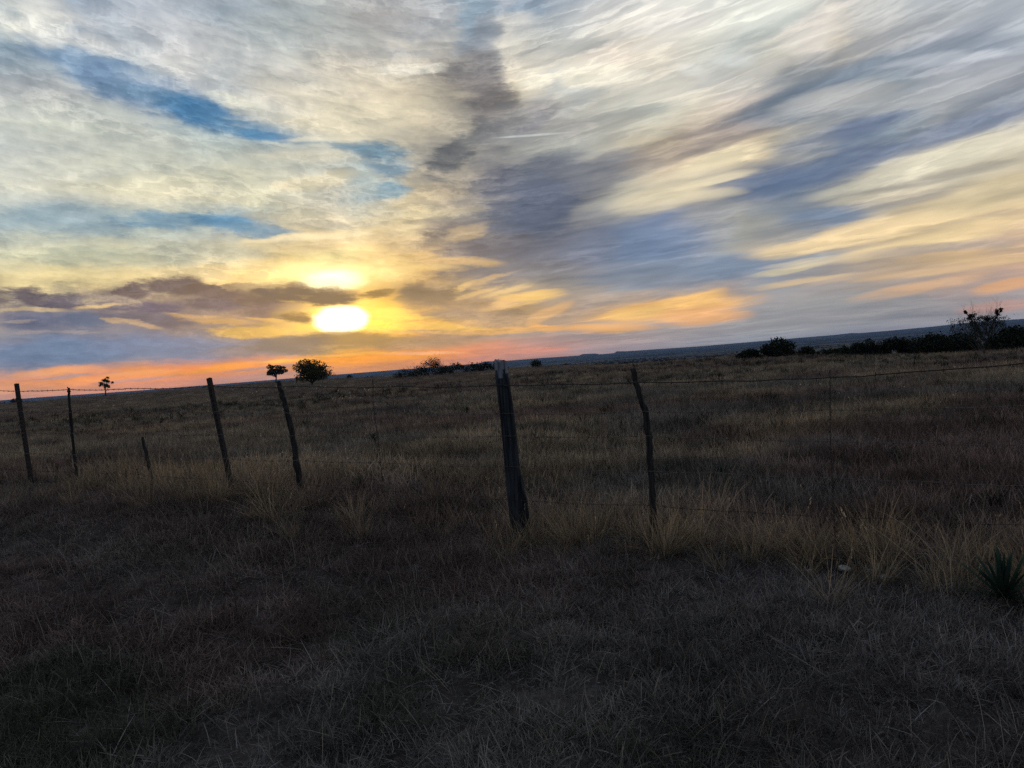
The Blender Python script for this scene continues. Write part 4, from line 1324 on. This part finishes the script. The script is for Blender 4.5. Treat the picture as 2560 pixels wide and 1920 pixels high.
# fine reddish grass in front of the fence
x, y, P = area_points(70, lambda x, y: 70 * np.exp(-((fence_s(x, y) + .75) / .65) ** 2) * sstep(1.6, .2, x), 3, 13)
c = blend(np.tile(RED * 1.15, (len(x), 1)), TAN, sstep(.4, .65, fbm(x, y, 2, 99)) * .7) * rng.uniform(.6, 1.3, (len(x), 1))
scatter('reddish_grass', 'turf', P, rng.uniform(.6, 1.2, len(x)), c, .15, 'fine reddish brown grass in front of the fence')
# pasture
def field_tint(x, y):
    a, b = fbm(x * .16, y * .16, 3, 15), fbm(x * .5, y * .5, 3, 16)
    c = blend(np.tile(TAN, (len(x), 1)), RED * 1.15, sstep(.42, .6, a))
    c = blend(c, GREY * .8, sstep(.5, .68, b) * .7)
    c = blend(c, STRAW, sstep(.55, .7, fbm(x * .3 + 9, y * .3, 3, 18)) * .7)
    c = c * (.72 + .56 * sstep(.25, .75, fbm(x * 1.4, y * 1.4, 3, 19)))[:, None]
    return c * rng.uniform(.5, 1.6, (len(x), 1))
x, y, P = polar_points(80000, 4.2, 30, 46, 1.0)
k = (fence_s(x, y) > .15) & (rng.random(len(x)) < .35 + .65 * sstep(.3, .55, fbm(x * .7, y * .7, 3, 25)))
x, y, P = x[k], y[k], P[k]
scatter('pasture_grass', 'turf', P, rng.uniform(.6, 1.35, len(x)) * (1 + np.hypot(x, y) / 60), field_tint(x, y), .15, 'dry brown pasture grass behind the fence')
x, y, P = polar_points(46000, 24, 190, 44, 1.5)
scatter('far_pasture_grass', 'far', P, rng.uniform(.5, 1.1, len(x)) * (.75 + np.hypot(x, y) / 160), field_tint(x, y), .1, 'dry pasture grass running to the skyline')
x, y, P = polar_points(9000, 150, 420, 44, 1.3)
scatter('skyline_grass', 'far', P, rng.uniform(.7, 1.4, len(x)) * 1.8, field_tint(x, y), .1, 'distant dry grass on the skyline')

# dark low weeds in the pasture
x, y, P = polar_points(4500, 6.0, 70, 44, 1.3)
k = (fence_s(x, y) > .6) & (fbm(x * .4, y * .4, 3, 33) > .42)
x, y, P = x[k], y[k], P[k]
c = np.tile(np.array([.030, .034, .026]), (len(x), 1)) * rng.uniform(.6, 1.5, (len(x), 1))
scatter('low_weeds', 'weed', P, rng.uniform(.3, 1.05, len(x)) * (1 + np.hypot(x, y) / 40), c, .2, 'dark low weeds scattered through the pasture')
# scrub on the far flats
V, Fq, bv = leaf_cloud([(0, 0, .9), (1.2, .3, .7), (-1.1, -.2, .8)], [(1.2, 1.2, .9)] * 3, 140, .42, seed=4, shell=.2)
c_ = bpy.data.collections.new('scrub'); src.children.link(c_)
c_.objects.link(mesh_obj('scrub_clump', V, Fq, grassm, link=False, attr={'bv': bv}))
SRC['scrub'] = c_
x, y, P = polar_points(5200, 380, 2300, 44, .9)
k = fbm(x * .006, y * .012, 3, 37) > .5
x, y, P = x[k], y[k], P[k]
c = np.tile(np.array([.022, .026, .022]), (len(x), 1)) * rng.uniform(.6, 1.4, (len(x), 1))
scatter('far_scrub', 'scrub', P, rng.uniform(.6, 1.5, len(x)) * 1.3, c, .05, 'dark scrub scattered over the far flats')

# ------------------------------------------------------------------ yuccas
yuc = leaf_mat('yucca_leaves', (.026, .047, .034), 0.1, vary=0.55)
def leaf_mesh():
    V, Fc, bv = [], [], []
    n = 5
    for i in range(n + 1):
        t = i / n
        w = .017 * (1 - t) ** .75 * (.75 + 1.0 * t) + .0006
        z, bend = t, -.06 * t * t
        V += [(-w, bend + w * .45, z), (0, bend, z), (w, bend + w * .45, z)]
        bv += [.3 + .4 * t] * 3
    for i in range(n):
        for k in (0, 1):
            a = i * 3 + k
            Fc.append((a, a + 1, a + 4, a + 3))
    me = bpy.data.meshes.new('leaf')
    me.from_pydata(V, [], Fc); me.materials.append(yuc)
    at = me.attributes.new('bv', 'FLOAT', 'POINT'); at.data.foreach_set('value', bv)
    return me
LEAF = leaf_mesh()
def yucca(base, n, L, seed, label, group, split):
    random.seed(seed)
    root = empty('yucca', tuple(base)); tag(root, label, 'yucca', group)
    V, Fc, bv = [], [], []
    for i in range(n):
        q = (i + .5) / n
        el_ = math.radians(8 + 82 * q ** .85 + random.uniform(-9, 9)); an = i * 2.39996 + random.uniform(-.2, .2)
        ln = L * random.uniform(.8, 1.1) * (.82 + .18 * math.cos(el_))
        d = Vector((math.cos(an) * math.cos(el_), math.sin(an) * math.cos(el_), math.sin(el_)))
        rot = d.to_track_quat('Z', 'Y').to_matrix().to_4x4()
        M = Matrix.Translation(Vector(base) + Vector((0, 0, .03)) + d * .015) @ rot @ Matrix.Diagonal((L / .34, L / .34, 1, 1)) @ Matrix.Scale(1, 4) @ Matrix.Diagonal((1, ln, ln, 1))
        if split:
            o = bpy.data.objects.new('leaf', LEAF); col.objects.link(o)
            o.parent = root; o.matrix_parent_inverse = Matrix.Translation(-Vector(base)); o.matrix_basis = M
        else:
            b = len(V)
            V += [tuple(M @ v.co) for v in LEAF.vertices]
            Fc += [tuple(k + b for k in p.vertices) for p in LEAF.polygons]
            bv += [random.random()] * len(LEAF.vertices)
    if not split:
        o = mesh_obj('leaves', V, Fc, yuc, root, attr={'bv': bv}); o['kind'] = 'stuff'
    return root
yucca(hit(2512, 1512), 38, .30, 1, 'large spiky green yucca at the right edge in front of the fence', 'yuccas', True)
yucca(hit(1800, 1205), 32, .2, 2, 'dark spiky yucca behind the fence right of the crooked cedar stay', 'yuccas', False)
yucca(hit(936, 1112), 32, .2, 3, 'dark spiky yucca behind the wire stay left of the wooden post', 'yuccas', False)
yucca(hit(1168, 1036), 32, .26, 4, 'distant dark yucca just left of the thick wooden post', 'yuccas', False)
yucca(hit(2235, 1158), 34, .18, 5, 'low dark yucca behind the fence toward the right edge', 'yuccas', False)

# ------------------------------------------------------------------ tall grass clumps by the fence
strawm = leaf_mat('pale_straw', tuple(STRAW * 1.15), 0.38, vary=0.55)
straw2 = leaf_mat('dull_straw', tuple(STRAW * .85), 0.38, vary=0.55)
for px, py, n, hgt, m_, lab in (
        (2408, 1488, 46, .62, strawm, 'tallest pale grass clump with splayed stalks left of the large yucca'),
        (2330, 1462, 26, .46, straw2, 'thin grass clump leaning left beside the tallest pale clump'),
        (1400, 1322, 60, .30, strawm, 'golden grass clump between the thick wooden post and the crooked stay'),
        (1590, 1352, 50, .34, straw2, 'grass clump at the foot of the crooked cedar stay'),
        (1905, 1352, 70, .34, strawm, 'broad golden grass clump under the wires behind the pale rock'),
        (2105, 1392, 60, .36, straw2, 'golden grass clump at the foot of the right wire stay'),
        (2235, 1400, 60, .38, strawm, 'golden grass clump right of the right wire stay'),
        (455, 1240, 60, .34, straw2, 'pale grass clump between the two steel posts'),
        (860, 1255, 60, .32, straw2, 'reddish grass clump right of the curved wooden stay')):
    b_ = hit(px, py)
    V, Fq, bv = blades(int(n * .8), .13, (hgt * .3, hgt * 1.15), .42, .0046, 1.25, int(px), 6, heads=5, flop=.12)
    o = mesh_obj('tall_grass_clump', V, Fq, m_, attr={'bv': bv})
    o.location = tuple(b_)
    tag(o, lab, 'grass clump', 'tall dry grass clumps')

# ------------------------------------------------------------------ stones and sticks
stone_m = simple_mat('pale_limestone', (0.16, 0.155, 0.15), (0.36, 0.35, 0.33), 18, rough=0.95, bump=0.6)
def ico():
    import bmesh
    bm = bmesh.new(); bmesh.ops.create_icosphere(bm, subdivisions=2, radius=1)
    V = np.array([v.co for v in bm.verts]); Fc = [tuple(v.index for v in f.verts) for f in bm.faces]
    bm.free()
    return V, Fc
IV, IF = ico()
def stone(base, w, h, seed, name, label, group):
    g = np.random.default_rng(seed)
    V = IV.copy()
    for k in range(7):
        d = g.normal(size=3); d /= np.linalg.norm(d)
        t = V @ d; lim = g.uniform(.45, .8)
        V = V - np.outer(np.maximum(t - lim, 0) * .85, d)
    V += g.normal(0, .03, V.shape)
    V *= np.array([w / 2, w / 2 * g.uniform(.6, .9), h / 2])
    o = mesh_obj(name, V, IF, stone_m)
    o.location = (base[0], base[1], base[2] + h * .22); o.rotation_euler = (g.normal(0, .15), g.normal(0, .15), g.uniform(0, 6))
    tag(o, label, 'stone', group)
GS = 'pale stones lying in the grass'
stone(hit(1817, 1271), .15, .09, 1, 'rock', 'pale flat rock behind the bottom wire right of the crooked stay', GS)
stone(hit(2113, 1424), .11, .05, 2, 'rock', 'longest pale stone on the bare patch below the right wire stay', GS)
stone(hit(2176, 1432), .06, .04, 3, 'rock', 'small pale stone in the middle of the bare patch', GS)
stone(hit(2209, 1446), .09, .035, 4, 'rock', 'pale slanted stone at the right side of the bare patch', GS)
stone(hit(2026, 1434), .05, .04, 5, 'rock', 'small round pale stone at the left side of the bare patch', GS)
g = np.random.default_rng(88)
bagV, bagF = [], []
for (px, py, rad, n) in ((240, 1368, .3, 60), (420, 1402, .4, 120), (690, 1440, .3, 80), (20, 1355, .3, 50), (2290, 1665, .35, 90), (1700, 1600, .4, 110), (1450, 1640, .35, 80), (1760, 1740, .3, 70), (2000, 1660, .4, 80), (2120, 1430, .35, 60)):
    b_ = hit(px, py)
    for k in range(n):
        q = b_[:2] + g.normal(0, rad, 2); w = g.uniform(.003, .011)
        z = float(ground_z(q[0], q[1]))
        b = len(bagV)
        pts = np.array([(1, 0, 0), (-1, 0, 0), (0, 1, 0), (0, -1, 0), (0, 0, .7), (0, 0, -.7)]) * w * g.uniform(.6, 1.3, (6, 1))
        a = g.uniform(0, 6); R_ = np.array([[math.cos(a), -math.sin(a), 0], [math.sin(a), math.cos(a), 0], [0, 0, 1]])
        bagV += [tuple(v) for v in (pts @ R_ + np.array([q[0], q[1], z + w * .5]))]
        bagF += [tuple(i + b for i in f) for f in ((0, 2, 4), (2, 1, 4), (1, 3, 4), (3, 0, 4), (2, 0, 5), (1, 2, 5), (3, 1, 5), (0, 3, 5))]
gravel_m = simple_mat('grey_gravel', (0.09, 0.09, 0.095), (0.2, 0.2, 0.21), 30, rough=0.95)
tag(mesh_obj('gravel', bagV, bagF, gravel_m), 'pale gravel showing in bare patches of the verge', None, None, 'stuff')

def stick(pts, r, name, label, cat, seed, mat=twigm, forks=2):
    random.seed(seed)
    P = []
    for px, py, up in pts:
        q = hit(px, py); P.append(Vector((q[0], q[1], q[2] + up)))
    bag = Bag()
    path = []
    for i in range(len(P) - 1):
        for k in range(4): path.append(P[i].lerp(P[i + 1], k / 4) + Vector((random.gauss(0, r), random.gauss(0, r), abs(random.gauss(0, r)))))
    path.append(P[-1])
    V, Fc = tube(path, [r * (1 - .6 * i / len(path)) for i in range(len(path))], 7, .12)
    o = mesh_obj(name, V, Fc, mat)
    tag(o, label, cat)
    for k in range(forks):
        j = random.randrange(2, len(path) - 2)
        d = (path[j + 1] - path[j - 1]).normalized()
        e_ = path[j] + d * r * 9 + Vector((random.uniform(-1, 1), random.uniform(-1, 1), random.uniform(.2, 1))) * r * 8
        V, Fc = tube([path[j], (path[j] + e_) / 2 + Vector((0, 0, r)), e_], [r * .6, r * .45, r * .15], 6, .1)
        mesh_obj('twig', V, Fc, mat, o).matrix_parent_inverse = Matrix()
greywood = wood_mat('grey_driftwood', (0.09, 0.085, 0.08), (0.28, 0.26, 0.24), (0.16, 0.15, 0.14))
stick([(1440, 1338, .03), (1478, 1343, .05), (1505, 1352, .04), (1524, 1364, .02)], .016, 'fallen_branch', 'grey fallen branch lying between the wooden post and the crooked stay', 'branch', 3, greywood)
stick([(2374, 1703, .0), (2360, 1690, .06), (2344, 1690, .14)], .0045, 'dead_stalk', 'long broken dead stalk leaning in the foreground below the yucca', 'stalk', 5, greywood, 1)

# pale seed heads catching the light in the pasture
g = np.random.default_rng(5)
bagV, bagF = [], []
for (px, py, sx_, sy_, n) in ((285, 1012, 30, 6, 9), (388, 1043, 8, 5, 3), (490, 1066, 14, 8, 4), (655, 1110, 4, 4, 2), (860, 995, 34, 9, 16), (800, 970, 80, 5, 14), (640, 980, 30, 4, 6), (700, 1200, 60, 20, 8), (840, 1185, 50, 20, 14), (1330, 1000, 60, 10, 5), (2300, 960, 90, 30, 8), (2100, 1000, 90, 20, 5)):
    for k in range(n):
        b_ = hit(px + g.normal(0, sx_), py + g.normal(0, sy_) + 4)
        D = math.hypot(b_[0], b_[1]); w = .0011 * D * g.uniform(.5, 1.1)
        c = np.array(b_) + np.array([0, 0, .22])
        for j in range(3):
            a = g.normal(size=3); a /= np.linalg.norm(a); e_ = np.cross(a, g.normal(size=3)); e_ /= np.linalg.norm(e_)
            b = len(bagV)
            bagV += [tuple(c - a * w), tuple(c - e_ * w * .6), tuple(c + a * w), tuple(c + e_ * w * .6)]
            bagF.append((b, b + 1, b + 2, b + 3))
fluff = leaf_mat('seed_fluff', (.62, .56, .48), 0.5, vary=0.0)
tag(mesh_obj('seed_heads', bagV, bagF, fluff), 'pale dry seed heads dotted through the pasture', None, None, 'stuff')

print('script done')
